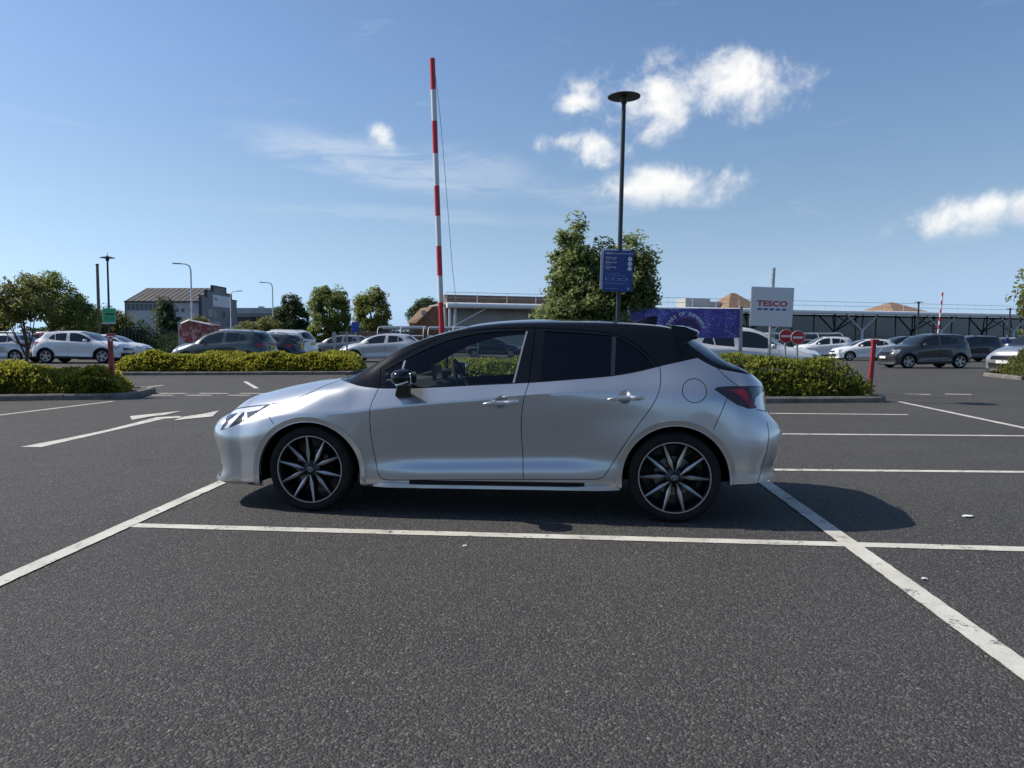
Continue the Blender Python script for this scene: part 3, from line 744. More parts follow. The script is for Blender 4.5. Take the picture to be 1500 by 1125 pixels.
# side skirts: black insert and a silver blade
for mi in (0, 1):
    sg = 1 if mi == 0 else -1
    def sk(xa, xb, f, n, name, m_):
        vs = []; fs = []
        for i in range(n + 1):
            t = i / n; x = xa + (xb - xa) * t; pr = f(t, x)
            for (y, z) in pr: vs.append((x, -y * sg, z))
        k = len(f(.5, 0))
        for i in range(n):
            for j in range(k - 1): fs.append((i * k + j, i * k + j + 1, (i + 1) * k + j + 1, (i + 1) * k + j))
        MB().add(vs, fs).build(name, m_, car, sharp=25)
    zb = lambda x: .1925 + .018 * (x + .9) / 1.8
    sk(-.84, .945, lambda t, x: [(.855, zb(x) + .040 - .0 * t), (.855 + .040 * min(1, t / .07, (1 - t) / .07), zb(x) + .030 + .018 * max(0, 1 - (1 - t) / .18) + .012 * max(0, 1 - t / .2)), (.858 + .040 * min(1, t / .07, (1 - t) / .07), zb(x) + .008), (.80, zb(x) - .016)], 40, 'skirt_blade', M_SILVER)
    sk(-.56, .70, lambda t, x: [(.869, zb(x) + .062), (.882, zb(x) + .056), (.882, zb(x) + .030)], 20, 'skirt_insert', M_GLOSSB)
# underbody and wheel wells
u = MB(); u.box((0, 0, .24), (1.80, 1.50, .10)); u.box((-1.9, 0, .25), (.40, 1.30, .10)); u.box((-1.3, 0, .30), (1.0, 1.0, .14)); u.box((1.35, 0, .30), (1.0, 1.0, .14)); u.box((1.86, 0, .31), (.22, 1.2, .1))
u.build('underbody', M_DARK, car)
for cxa in (-1.32, 1.32):
    for sg in (1, -1):
        vs = []; fs = []; n = 28
        for i in range(n + 1):
            a = math.radians(-14 + 208 * i / n)
            for (r, y) in ((.398, -.862), (.398, -.55), (.05, -.55)): vs.append((cxa + r * math.cos(a), y * sg, max(.205 if cxa < 0 else .275, .31 + r * math.sin(a))))
        for i in range(n):
            for k in range(2): fs.append((i * 3 + k, i * 3 + k + 1, i * 3 + k + 4, i * 3 + k + 3))
        MB().add(vs, fs).build('wheel_well', M_DARK, car)
# roof spoiler
vs = []; fs = []; nY = 26
for i in range(nY + 1):
    t = -1 + 2 * i / nY; y = .575 * t; e = abs(t)
    sw = .045 * e ** 3; zt = 1.392 - .022 * e ** 2; edge = .03 * e ** 8
    vs += [(1.325, y, zt - .004 - edge), (1.42, y, zt - .010 - edge), (1.53 - sw, y * .99, zt - .040 - edge), (1.545 - sw, y * .985, zt - .055 - edge), (1.535 - sw, y * .985, zt - .066 - edge),
           (1.46 - sw * .5, y * .98, zt - .105), (1.40, y * .98, zt - .135), (1.30, y * .97, zt - .13)]
for i in range(nY):
    for k in range(8):
        k2 = (k + 1) % 8; fs.append((i * 8 + k, i * 8 + k2, (i + 1) * 8 + k2, (i + 1) * 8 + k))
fs += [tuple(range(8)), tuple(range(nY * 8, nY * 8 + 8))]
MB().add(vs, fs).build('roof_spoiler', M_BLACKP, car, sharp=35)
# side fins of the spoiler
for sg in (1, -1):
    MB().prism([(1.315, 1.372), (1.40, 1.362), (1.50, 1.320), (1.46, 1.275), (1.375, 1.222), (1.288, 1.286)], 0, 1, 'Y')
    pts = [(1.312, 1.376), (1.41, 1.362), (1.50, 1.322), (1.465, 1.275), (1.375, 1.222), (1.288, 1.286)]
    ins = [skin_y(x, z) for x, z in pts]; m = MB()
    yo = [-.588, -.592, -.578, -.60, -.640, -.625]
    m.add([(x, y * sg, z) for (x, z), y in zip(pts, yo)] + [(x, (y + .07) * sg, z) for (x, z), y in zip(pts, yo)],
          [tuple(range(6)), tuple(range(11, 5, -1))] + [(i, (i + 1) % 6, 6 + (i + 1) % 6, 6 + i) for i in range(6)])
    m.build('spoiler_fin', M_BLACKP, car, bevel=.006)
# shark fin aerial
vs = []; fs = []
for i in range(9):
    t = i / 8; x = 1.05 + .19 * t; h = .004 + .062 * math.sin(min(1, t * 1.05) * PI / 2) ** 1.3; w = .028 * math.sin(PI * min(.97, .12 + t * .8)) + .004
    zb = 1.413 - .02 * t
    vs += [(x, -w, zb), (x + .004, -w * .35, zb + h * .75), (x + .01, 0, zb + h), (x + .004, w * .35, zb + h * .75), (x, w, zb)]
for i in range(8):
    for k in range(4): fs.append((i * 5 + k, i * 5 + k + 1, i * 5 + k + 6, i * 5 + k + 5))
fs += [(0, 1, 2, 3, 4), (44, 43, 42, 41, 40)]
MB().add(vs, fs).build('aerial_fin', M_BLACKP, roof[0], smooth=True, sharp=50)
# rear wiper, badge and number plates
MB().tube([(1.86, -.02, 1.06), (1.905, -.02, 1.065), (1.915, -.03, 1.05)], .010).tube([(1.905, -.03, 1.06), (1.86, -.18, 1.095), (1.82, -.34, 1.105)], .007).build('rear_wiper', M_PLASTIC, tg[0])
MB().box((2.032, 0, .84), (.012, .52, .11), ry=-.12).build('number_plate', M_PLATEY, tg[0]); MB().box((-2.30, 0, .40), (.02, .52, .11)).build('number_plate', M_PLATE, fb[0])
# windscreen wipers at the cowl
for y0 in (-.52, .05):
    MB().tube([(-1.175, y0 + .06, 1.0), (-1.16, y0 + .25, 1.018), (-1.15, y0 + .52, 1.022)], .009).build('wiper', M_PLASTIC, car)
# door mirrors
def superell(c, s, n1=.7, n2=.7, nu=20, nv=14, shear=0.0, taper=0.0):
    def pw(v, e): return math.copysign(abs(v) ** e, v)
    vs = []; fs = []
    for i in range(nv + 1):
        ph = -PI / 2 + PI * i / nv
        for k in range(nu):
            th = 2 * PI * k / nu
            x = s[0] * pw(math.cos(ph), n1) * pw(math.cos(th), n2); y = s[1] * pw(math.cos(ph), n1) * pw(math.sin(th), n2); z = s[2] * pw(math.sin(ph), n1)
            if taper: z *= 1 + taper * x / s[0]; y *= 1 + taper * x / s[0]
            vs.append((c[0] + x + shear * z, c[1] + y, c[2] + z))
    for i in range(nv):
        for k in range(nu):
            k2 = (k + 1) % nu; fs.append((i * nu + k, i * nu + k2, (i + 1) * nu + k2, (i + 1) * nu + k))
    return MB().add(vs, fs)
for sg in (1, -1):
    hs = superell((-.572, -.985 * sg, 1.005), (.081, .115, .061), .80, .85, 28, 20, 0, .10).build('door_mirror', M_GLOSSB, fdoor[0 if sg == 1 else 1], smooth=True)
    superell((-.497, -.985 * sg, 1.005), (.006, .085, .042), .5, .6).build('mirror_glass', M_CHROME, hs, smooth=True)
    m = MB(); vs = []
    for (x0, x1, y0, y1, z) in ((-.665, -.548, -.835, -.885, .858), (-.650, -.548, -.85, -.915, .90), (-.620, -.53, -.88, -.96, .955)):
        vs += [(x0, y1 * sg, z), (x1, y1 * sg, z), (x1, y0 * sg, z), (x0, y0 * sg, z)]
    fs = [(0, 1, 2, 3), (8, 9, 10, 11)] + [(b + k, b + (k + 1) % 4, b + 4 + (k + 1) % 4, b + 4 + k) for b in (0, 4) for k in range(4)]
    m.add(vs, fs).build('mirror_foot', M_PLASTIC, hs, bevel=.012)
    MB().tube([(-.60, -1.070 * sg, .955), (-.55, -1.092 * sg, .966), (-.505, -1.090 * sg, .982)], .0055).build('indicator_strip', M_WHITEL, hs)
# ---- cabin
MB().box((0.2, 0, .40), (2.2, 1.45, .08)).build('cabin_floor', M_CABIN, car)
m = MB(); prof = [(-1.05, .93), (-.80, .965), (-.62, .96), (-.50, .90), (-.52, .72), (-.70, .60), (-1.1, .60)]
m.prism(prof, -.70, .70, 'Y'); dash = m.build('dashboard', M_CABING, car, bevel=.02)
MB().box((-.56, 0.0, 1.0), (.03, .26, .13), ry=-.15).build('display_screen', M_GLOSSB, dash, bevel=.01)
MB().prism([(-.82, .962), (-.62, 1.02), (-.55, 1.005), (-.55, .95)], .22, .54, 'Y').build('binnacle', M_CABIN, dash, bevel=.02)
def torus(c, R, r, axis, n=28, k=8):
    ax = Vector(axis).normalized(); a = ax.orthogonal().normalized(); b = ax.cross(a); vs = []; fs = []
    for i in range(n):
        t = 2 * PI * i / n; d = a * math.cos(t) + b * math.sin(t)
        for j in range(k):
            s = 2 * PI * j / k; vs.append(Vector(c) + d * (R + r * math.cos(s)) + ax * r * math.sin(s))
    for i in range(n):
        for j in range(k):
            fs.append((i * k + j, ((i + 1) % n) * k + j, ((i + 1) % n) * k + (j + 1) % k, i * k + (j + 1) % k))
    return MB().add(vs, fs)
sc_ = Vector((-.43, .38, .93)); sax = Vector((1, 0, .42)).normalized()
sw = torus(sc_, .175, .016, sax).build('steering_wheel', M_CABIN, car, smooth=True)
m = MB(); m.tube([sc_, sc_ - sax * .16], .035)
for an in (0, PI, -PI / 2):
    d = Vector((0, math.cos(an), 0)) + (sax.cross(Vector((0, 1, 0)))) * math.sin(an); m.tube([sc_, sc_ + d * .17], .014)
m.build('wheel_spokes', M_CABING, sw)
def seat(x, y, w=.50):
    e = MB(); s = superell((x, y, .60), (.25, w / 2, .09), .5, .4).build('seat', M_CABIN, car, smooth=True)
    bk = superell((0, 0, 0), (.075, w / 2 * .95, .31), .6, .5, taper=0); 
    o = bk.build('backrest', M_CABIN, s, smooth=True); o.location = (x + .30, y, .86); o.rotation_euler = (0, .30, 0)
    h = superell((0, 0, 0), (.05, .13, .085), .6, .6).build('headrest', M_CABIN, s, smooth=True); h.location = (x + .425, y, 1.235); h.rotation_euler = (0, .2, 0)
seat(-.02, .37); seat(-.02, -.37); 
superell((.92, 0, .60), (.26, .62, .10), .5, .35).build('rear_bench', M_CABIN, car, smooth=True)
o = superell((0, 0, 0), (.08, .62, .30), .6, .35).build('rear_backrest', M_CABIN, car, smooth=True); o.location = (1.22, 0, .86); o.rotation_euler = (0, .35, 0)
superell((-.48, 0.0, 1.255), (.02, .115, .035), .6, .6).build('rear_view_mirror', M_PLASTIC, car, smooth=True)
# ---- wheels
def make_wheel(name, parent, R=.3185, W_=.2, rim=.2485, fancy=True, spin=0.0):
    wb = empty(name); wb.parent = parent
    hw = W_ / 2
    prof = [(rim - .012, -hw * .80), (rim + .004, -hw * .97), (rim + .022, -hw * 1.06), (R - .028, -hw * 1.08), (R - .010, -hw * .96), (R - .001, -hw * .78), (R, 0), (R - .001, hw * .78), (R - .010, hw * .96), (R - .028, hw * 1.08), (rim + .02, hw * 1.05), (rim - .012, hw * .8)]
    MB().lathe(prof, 64).build('tyre', M_RUBBER, wb, smooth=True, sharp=50)
    rm = MB().lathe([(rim - .010, -hw * .98), (rim - .022, -hw * .80), (rim - .030, -hw * .3), (rim - .035, hw * .8), (.09, hw * .82)], 64).build('rim', M_WHEELB, wb, smooth=True, sharp=60)
    MB().lathe([(rim + .002, -hw * .96), (rim + .001, -hw * 1.03), (rim - .007, -hw * 1.03), (rim - .011, -hw * .93)], 64).build('rim_edge', M_ALLOY, rm, smooth=True, sharp=40)
    bd = MB().lathe([(.02, -.012), (.138, -.012), (.138, .012), (.02, .012)], 40).build('brake_disc', M_STEEL, wb, sharp=30)
    MB().prism([(.075, -.06), (.15, -.07), (.165, 0), (.15, .07), (.075, .06)], -.045, .03, 'Y').build('brake_caliper', M_DARK, bd)
    hub = MB().lathe([(.0, -.092), (.030, -.092), (.034, -.086), (.060, -.078), (.072, -.060), (.075, -.01)], 30).build('hub', M_WHEELB, rm, smooth=True, sharp=40)
    # emblem: three ovals
    em = MB()
    def oval(cz, a, b, r):
        pts = [(a * math.cos(2 * PI * i / 20), -.0935, cz + b * math.sin(2 * PI * i / 20)) for i in range(21)]; em.tube(pts, r, 5, False)
    oval(0, .023, .0165, .0020); oval(.006, .0145, .0065, .0017); oval(-.001, .006, .0135, .0017)
    em.build('emblem', M_ALLOY, hub)
    for k in range(5):
        a = PI / 2 + 2 * PI * k / 5 + spin + PI / 5; MB().lathe([(0, -.074), (.0085, -.074), (.0085, -.05)], 6, c=(.052 * math.cos(a), 0, .052 * math.sin(a))).build('lug_nut', M_STEEL, hub)
    yh, yr = -.088, -hw * 1.0
    for k in range(5):
        for s in (-1, 1):
            phi = PI / 2 + 2 * PI * k / 5 + spin
            a0 = phi + s * math.radians(8); a1 = phi + s * math.radians(19.0)
            p0 = Vector((.040 * math.cos(a0), yh, .040 * math.sin(a0))); p1 = Vector(((rim - .008) * math.cos(a1), yr, (rim - .008) * math.sin(a1)))
            d = (p1 - p0); L = d.length; d.normalize(); n = Vector((-d.z, 0, d.x)).normalized()
            def sec(t, w, dy=0.0, sh=0.0): return p0 + d * (L * t) + n * (w + sh) + Vector((0, dy, 0))
            rows = [(0.0, .003), (.12, .006), (.36, .0135), (.68, .0092), (1.0, .0048)]
            vs = []; fs = []
            for (t, w) in rows:
                vs += [sec(t, -w, .004), sec(t, s * w * -.25, -.003), sec(t, w, .004)]
            for i in range(len(rows) - 1): fs += [(i * 3, i * 3 + 1, i * 3 + 4, i * 3 + 3), (i * 3 + 1, i * 3 + 2, i * 3 + 5, i * 3 + 4)]
            MB().add(vs, fs).build('spoke', M_ALLOY, rm)
            vs = []; fs = []
            for (t, w) in rows:
                w2 = w + .006; vs += [sec(t, -w2 + .001, .0065), sec(t, w2 - .001, .0065), sec(t, w2 + .006, .05), sec(t, -w2 - .006, .05)]
            for i in range(len(rows) - 1):
                for j in range(4):
                    j2 = (j + 1) % 4; fs.append((i * 4 + j, i * 4 + j2, i * 4 + 4 + j2, i * 4 + 4 + j))
            MB().add(vs, fs).build('spoke_back', M_WHEELB, rm)
    return wb
for (x, sg, spin) in ((-1.32, 1, math.radians(24)), (1.32, 1, math.radians(-1)), (-1.32, -1, .3), (1.32, -1, .9)):
    w = make_wheel('wheel', car, spin=spin); w.location = (x, -.768 * sg, .3165); w.rotation_euler = (0, 0, 0 if sg == 1 else PI)
hb.free()
#@@PART3
# ------------------------------------------------------------------ other parked cars: one soft body shape, warped to each model
def paint(name, col, metal=0.3, rough=0.3): return mat('car_paint_' + name, col, rough, metal, 0.9)
P_WHITE = paint('white', (0.74, 0.74, 0.74), 0.0); P_TEAL = paint('teal_grey', (0.045, 0.062, 0.070), 0.4); P_NAVY = paint('navy', (0.018, 0.022, 0.032), 0.3)
P_SILV = paint('silver', (0.42, 0.43, 0.45), 0.6); P_GREY = paint('grey', (0.20, 0.21, 0.23), 0.5); P_DGREY = paint('dark_grey', (0.05, 0.053, 0.058), 0.4)
P_BLACK2 = paint('black', (0.012, 0.012, 0.014), 0.2); P_RED = paint('red', (0.22, 0.014, 0.018), 0.1)
M_DGLASS = mat('dark_car_glass', (0.012, 0.016, 0.018), 0.03, 0.0, 0.0, 0.7)
G2, VI2 = loft_half(R_, FRONT, REAR, -1.9, 1.75, 64, 8, [1, 1, 2, 1, 2, 2, 2, 5, 3, 2], hero_crease)
bb_ = grid_bm(G2); TOP2 = bb_.faces.layers.int.new('top')
for f in bb_.faces:
    c = f.calc_center_median()
    f[TOP2] = 1 if (-c.y < np.interp(c.x, G2[:, VI2[8], 0], -G2[:, VI2[8], 1]) - .001 and c.z > np.interp(c.x, G2[:, VI2[8], 0], G2[:, VI2[8], 2]) - .02) else 0
c2 = Cutter(bb_); so2 = lambda f: f[TOP2] == 0
GAPS2 = [S_FRONT[::2] + [S_FRONT[-1]] + S_BOT[1:], S_MID, S_REAR[::2] + [S_REAR[-1]], S_HOOD[::2] + [S_HOOD[-1]]]
for pl in GAPS2:
    for s in (-1, 1): c2.cut(offset_line(pl, s * .004), False, so2 if pl is not GAPS2[3] else None)
CLAD = [(-2.6, .27), (-1.9, .27), (-1.74, .30)] + [(-1.325 - .44 * math.cos(PI * i / 16), .30 + .42 * math.sin(PI * i / 16)) for i in range(17)] + [(-.86, .29), (.86, .33)] + [(1.327 - .42 * math.cos(PI * i / 16), .302 + .425 * math.sin(PI * i / 16)) for i in range(17)] + [(1.76, .33), (2.6, .36)]
for pl in (ARCH_F[::2] + [ARCH_F[-1]], ARCH_R[::2] + [ARCH_R[-1]]): c2.cut(pl, True)
c2.cut(CLAD, False)
GLF2 = GL_F[::2] + [GL_F[-1]]; GLQ2 = GL_Q[::2] + [GL_Q[-1]]
FR2 = P_FFRAME[::2]; RR2 = P_RFRAME[::2]
for pl in (HEAD, TAIL, GLF2, GL_R, GLQ2): c2.cut(pl, True, so2)
c2.cut(BELT[::2] + [BELT[-1]], False, so2)
for pl in (COWL, RGL, HEAD_TOP): c2.cut(pl, False)
c2.cut([(-1.165, .966), (-1.2, .985), (-1.24, 1.02)], False)
for x in (-.20, 1.40): c2.cut([(x, 1.2), (x, 1.6)], False, lambda f: f[TOP2] == 1)
bb_.normal_update(); bb_.faces.ensure_lookup_table()
cen2 = np.array([f.calc_center_median()[:] for f in bb_.faces]); cx_, cy_, cz_ = cen2.T
top2 = np.array([f[TOP2] for f in bb_.faces]) == 1; reg2 = np.full(len(cen2), 'body', dtype=object)
IN2 = lambda P: in_poly(P, cx_, cz_)
clad = IN2(CLAD + [(2.6, -.2), (-2.6, -.2)])
reg2[IN2(P_FDOOR) & ~top2] = 'front_door'; reg2[IN2(P_RDOOR) & ~top2] = 'rear_door'
blk2 = IN2(P_BLACK) | (top2 & (cx_ > -1.0) & (cx_ < 1.5)); reg2[blk2] = 'body'
reg2[blk2 & top2 & (cx_ < -.20)] = 'windscreen'; reg2[blk2 & top2 & (cx_ > 1.40)] = 'rear_window'
reg2[IN2(GLF2) & ~top2] = 'gf'; reg2[IN2(GL_R) & ~top2] = 'gr'; reg2[IN2(GLQ2) & ~top2] = 'gq'
reg2[IN2(HEAD)] = 'headlight'; reg2[IN2(TAIL) & (np.abs(cy_) > .33)] = 'tail_light'
reg2[(reg2 == 'body') & (cx_ < -2.08) & (np.abs(cy_) < .62) & (cz_ > .25) & (cz_ < .47)] = 'grille'
reg2[(reg2 == 'body') & (cx_ < -2.08) & (np.abs(cy_) < .48) & (cz_ > .56) & (cz_ < .68)] = 'upper_grille'
arch2 = IN2(ARCH_F) | IN2(ARCH_R); gap2 = np.zeros(len(cen2), bool)
for pl in GAPS2: gap2 |= (dist_to_line(pl, cx_, cz_) < .0038) & (~top2 if pl is not GAPS2[3] else True)
FL2 = list(bb_.faces)
def raw(mask, off=0.0):
    idx = {}; vs = []; fs = []
    for i in np.nonzero(mask)[0]:
        q = []
        for v in FL2[i].verts:
            k = idx.get(v)
            if k is None: k = idx[v] = len(vs); co = v.co + v.normal * off; vs.append((co.x, co.y, co.z))
            q.append(k)
        fs.append(tuple(q))
    return np.array(vs).reshape(-1, 3), fs
ok2 = ~arch2 & ~gap2
GLS = ['gf', 'gr', 'gq', 'windscreen', 'rear_window']
RAW = {}
for withclad in (0, 1):
    cl = clad if withclad else np.zeros(len(cen2), bool)
    RAW[withclad] = {k: raw(ok2 & (reg2 == k) & (~cl if k in ('body', 'front_door', 'rear_door') else True), -.004 if k in GLS else 0) for k in
                     ['body', 'front_door', 'rear_door', 'headlight', 'tail_light', 'grille', 'upper_grille'] + GLS}
    if withclad: RAW[1]['clad'] = raw(ok2 & cl & np.isin(reg2, ['body', 'front_door', 'rear_door']), .004)
    RAW[withclad]['shell'] = raw(~arch2 & ~np.isin(reg2, GLS), -.02)
def np_mesh(name, vs, fs, m, both=False, mirror=False, smooth=True, sharp=35):
    if mirror or both:
        mv = vs * np.array([1, -1, 1]); mf = [tuple(reversed(f)) for f in fs]
        if both: n = len(vs); fs = fs + [tuple(i + n for i in f) for f in mf]; vs = np.vstack([vs, mv])
        else: vs, fs = mv, mf
    me = bpy.data.meshes.new(name); me.from_pydata(vs.tolist(), [], fs)
    if both:
        bm = bmesh.new(); bm.from_mesh(me); bmesh.ops.remove_doubles(bm, verts=[v for v in bm.verts if abs(v.co.y) < 2e-4], dist=3e-4); bm.to_mesh(me); bm.free()
    me.materials.append(m)
    if smooth:
        me.polygons.foreach_set('use_smooth', [True] * len(me.polygons)); me.set_sharp_from_angle(angle=math.radians(sharp))
    return me
class Model:
    """a warp of the soft body: fx, fz knots, width and how far the upper tail is pushed back"""
    HX = [-2.3, -1.72, -1.325, -.93, 0, .93, 1.327, 1.70, 2.16]; HZ = [0, .67, .93, 1.10, 1.435]
    def __init__(self, name, xs, zs, width=1.0, tail=0.0, nose=0.0, clad=0, wheel=.33, rails=False, rim_m=None):
        self.name = name; self.xs = xs; self.zs = zs; self.width = width; self.tail = tail; self.nose = nose; self.clad = clad; self.wheel = wheel; self.rails = rails
        self.cache = {}; self.rim_m = rim_m or M_ALLOY
    def w(self, v):
        v = np.asarray(v, float).reshape(-1, 3); x, y, z = v.T
        X = np.interp(x, self.HX, self.xs); Z = np.interp(z, self.HZ, self.zs)
        a = np.clip((z - .90) / .40, 0, 1); a = a * a * (3 - 2 * a); b = np.clip((x - .55) / .85, 0, 1); b = b * b * (3 - 2 * b)
        X = X + self.tail * a * b
        b2 = np.clip((-x - 1.2) / .9, 0, 1); a2 = np.clip((z - .5) / .3, 0, 1); Z = Z + self.nose * a2 * b2 ** 1.5
        return np.stack([X, y * self.width * (1 + .06 * np.clip((z - 1.0) / .43, 0, 1) * (self.zs[-1] > 1.5)), Z], 1)
    def build(self, pm, glass=None):
        key = pm.name
        root = empty('parked_car')
        glass = glass or M_DGLASS; R = RAW[self.clad]
        def mesh(k, m, **kw):
            ck = (k, m.name, tuple(kw.items()))
            if ck not in self.cache: self.cache[ck] = np_mesh(k, self.w(R[k][0]), R[k][1], m, **kw)
            return self.cache[ck]
        body = obj('body', mesh('body', pm, both=True), root)
        ds = {}
        for nm in ('front_door', 'rear_door'):
            for mi in (0, 1): ds[nm, mi] = obj(nm, mesh(nm, pm, mirror=bool(mi)), root)
        for k, nm, par in (('gf', 'side_window', 'front_door'), ('gr', 'side_window', 'rear_door'), ('gq', 'quarter_window', 'rear_door')):
            for mi in (0, 1): obj(nm, mesh(k, glass, mirror=bool(mi)), ds[par, mi])
        obj('windscreen', mesh('windscreen', glass, both=True), root); obj('rear_window', mesh('rear_window', glass, both=True), root)
        for mi in (0, 1):
            obj('headlight', mesh('headlight', M_HEADL, mirror=bool(mi)), root); obj('tail_light', mesh('tail_light', M_REDB, mirror=bool(mi)), root)
        obj('grille', mesh('grille', M_PLASTIC, both=True), body); obj('upper_grille', mesh('upper_grille', M_GLOSSB, both=True), body)
        if self.clad: obj('lower_cladding', mesh('clad', M_PLASTIC, both=True), body)
        obj('inner_shell', mesh('shell', M_DARK, both=True), root)
        if 'extra' not in self.cache:
            def wp(*p): return tuple(self.w([p])[0])
            E_ = self.cache['extra'] = {}
            zc = self.zs[1] * .5
            m = MB(); m.box((0, 0, self.zs[1] * .43), (self.xs[8] - self.xs[0] - .5, 1.25 * self.width, .16)); E_['underbody'] = m.mesh('underbody', M_DARK)
            for mi, sg in ((0, 1), (1, -1)):
                p = Vector(wp(-.60, -.86, .97)); p.y *= sg
                m = superell(tuple(p + Vector((0, -.10 * sg, .02))), (.075, .11, .07), .7, .7, 14, 10); E_['mirror', mi] = m.mesh('door_mirror', pm, smooth=True)
            pr = Vector(wp(2.04, 0, .82)); E_['plate_r'] = MB().box((pr.x + .015, 0, pr.z), (.012, .52, .11)).mesh('number_plate', M_PLATEY)
            pf = Vector(wp(-2.29, 0, .50)); E_['plate_f'] = MB().box((pf.x - .02, 0, pf.z), (.012, .52, .11)).mesh('number_plate', M_PLATE)
            if self.rails:
                for mi, sg in ((0, 1), (1, -1)):
                    pts = [wp(x, -.545 * sg, np.interp(x, [.0, .35, 1.1, 1.25], [1.41, 1.445, 1.425, 1.38])) for x in (.0, .12, .35, .7, 1.1, 1.25)]; E_['rail', mi] = MB().tube(pts, .016, 6).mesh('roof_rail', M_ALLOY)
            r = self.wheel; q = r / .3165
            E_['tyre'] = MB().lathe([(r * .70, -.085), (r * .74, -.105), (r * .93, -.108), (r * .985, -.09), (r, -.06), (r, .06), (r * .985, .09), (r * .7, .10)], 28).mesh('tyre', M_RUBBER, smooth=True, sharp=50)
            m = MB().lathe([(r * .72, -.098), (r * .68, -.10), (r * .66, -.07), (r * .62, -.02), (.0, -.015)], 28); E_['rimback'] = m.mesh('rim', M_WHEELB, smooth=True, sharp=40)
            m = MB().lathe([(r * .725, -.095), (r * .72, -.104), (r * .66, -.100)], 28); m.lathe([(0, -.098), (r * .16, -.095), (r * .2, -.08)], 14)
            for k in range(5):
                for s in (-.16, .16):
                    a = 2 * PI * k / 5; c0 = Vector((math.cos(a + s * .6), 0, math.sin(a + s * .6))) * r * .12; c1 = Vector((math.cos(a + s * 1.2), 0, math.sin(a + s * 1.2))) * r * .69
                    d = (c1 - c0); n = Vector((-d.z, 0, d.x)).normalized(); w0 = r * .055
                    m.add([c0 + n * w0 + Vector((0, -.092, 0)), c1 + n * w0 + Vector((0, -.1, 0)), c1 - n * w0 + Vector((0, -.1, 0)), c0 - n * w0 + Vector((0, -.092, 0))], [(0, 1, 2, 3)])
            E_['spokes'] = m.mesh('spokes', self.rim_m)
        E_ = self.cache['extra']
        obj('underbody', E_['underbody'], root)
        for mi in (0, 1):
            dm = obj('door_mirror', E_['mirror', mi], ds['front_door', mi]); dm.material_slots[0].link = 'OBJECT'; dm.material_slots[0].material = pm
            if self.rails: obj('roof_rail', E_['rail', mi], root)
        obj('number_plate', E_['plate_r'], root); obj('number_plate', E_['plate_f'], root)
        for x in (self.xs[2], self.xs[6]):
            for sg in (1, -1):
                w = obj('wheel', E_['tyre'], root); w.location = (x, -.765 * self.width * sg, self.wheel); w.rotation_euler = (0, random.uniform(0, 6), 0 if sg == 1 else PI)
                rm = obj('rim', E_['rimback'], w); obj('spokes', E_['spokes'], w)
        return root
M_HEADL = mat('headlamp_clear', (0.42, 0.45, 0.48), 0.08, 0.5, 1.0)
HX = Model.HX
M_HATCH = Model('hatch', [-2.28, -1.74, -1.345, -.95, 0, .95, 1.347, 1.72, 2.10], [0, .67, .94, 1.11, 1.47], wheel=.317)
M_SUV = Model('suv', [-2.22, -1.74, -1.325, -.90, .02, .92, 1.345, 1.76, 2.22], [0, .72, 1.06, 1.24, 1.66], 1.02, .30, .05, 1, .345, True)
M_SUVC = Model('suvc', [-2.25, -1.75, -1.34, -.92, .0, .94, 1.36, 1.78, 2.24], [0, .72, 1.04, 1.21, 1.60], 1.02, .12, .05, 1, .350)
M_SHORT = Model('short_suv', [-2.02, -1.60, -1.22, -.82, .05, .88, 1.30, 1.68, 2.02], [0, .70, 1.06, 1.23, 1.66], .99, .32, .12, 1, .335, True)
M_ESTATE = Model('estate', [-2.25, -1.73, -1.33, -.93, 0, .93, 1.33, 1.75, 2.35], [0, .68, .95, 1.11, 1.48], 1.0, .55, 0, 0, .32, True)
M_SUVB = Model('big_suv', [-2.28, -1.78, -1.36, -.93, .0, .96, 1.385, 1.81, 2.30], [0, .74, 1.07, 1.25, 1.70], 1.05, .18, .08, 0, .36)

def place_car(model, pm, px, d, rz, label, group=None, glass=None):
    c = model.build(pm, glass); p = at(px, d); c.location = (p.x, p.y, gz(p.x, p.y)); c.rotation_euler = (0, 0, rz)
    tag(c, label, 'car', group); return c
place_car(M_SUV, P_TEAL, 331, 32.0, -.10, 'dark teal grey sport utility car with roof rails behind the long low hedge')
place_car(M_ESTATE, P_NAVY, 378, 35.5, -.12, 'near black car parked between the teal and the white sport utility cars')
place_car(M_SUV, P_WHITE, 404, 39.5, -.15, 'white sport utility car with red tail lights beyond the hedge end')
place_car(M_HATCH, P_GREY, 500, 47, -.05, 'mid grey hatchback behind the two thin posts')
place_car(M_HATCH, P_NAVY, 545, 52, -.05, 'dark hatchback mostly hidden behind the silver white hatchback')
place_car(M_HATCH, mat('car_paint_pearl', (0.55, 0.56, 0.57), 0.28, 0.3, 0.9), 562, 38.5, -.06, 'silver white hatchback with dark windows in front of the trolley shelter')
place_car(M_SUVC, P_WHITE, 122, 37.0, PI + .04, 'white crossover with black lower cladding and black wheels parked behind the red post')
place_car(M_HATCH, P_SILV, -2, 37.5, .02, 'silver grey car parked beside the white crossover under the small tree')
place_car(M_HATCH, P_WHITE, 163, 43.5, PI + .05, 'white car whose nose shows past the front of the white crossover')
place_car(M_SUV, P_RED, 62, 49, 0, 'red car roof seen over the gap between silver and white cars')
place_car(M_SUV, P_DGREY, -8, 47, 0, 'dark grey car in the row behind the silver grey car')
place_car(M_SUVB, P_WHITE, 1086, 21.6, PI - .05, 'large white car standing behind the blue banner and the white square sign')
place_car(M_SUV, P_WHITE, 1206, 55, -.10, 'white upright sport utility car with red tail lights near the store')
place_car(M_HATCH, P_WHITE, 1268, 50, -.05, 'plain white hatchback to the side of the upright white car')
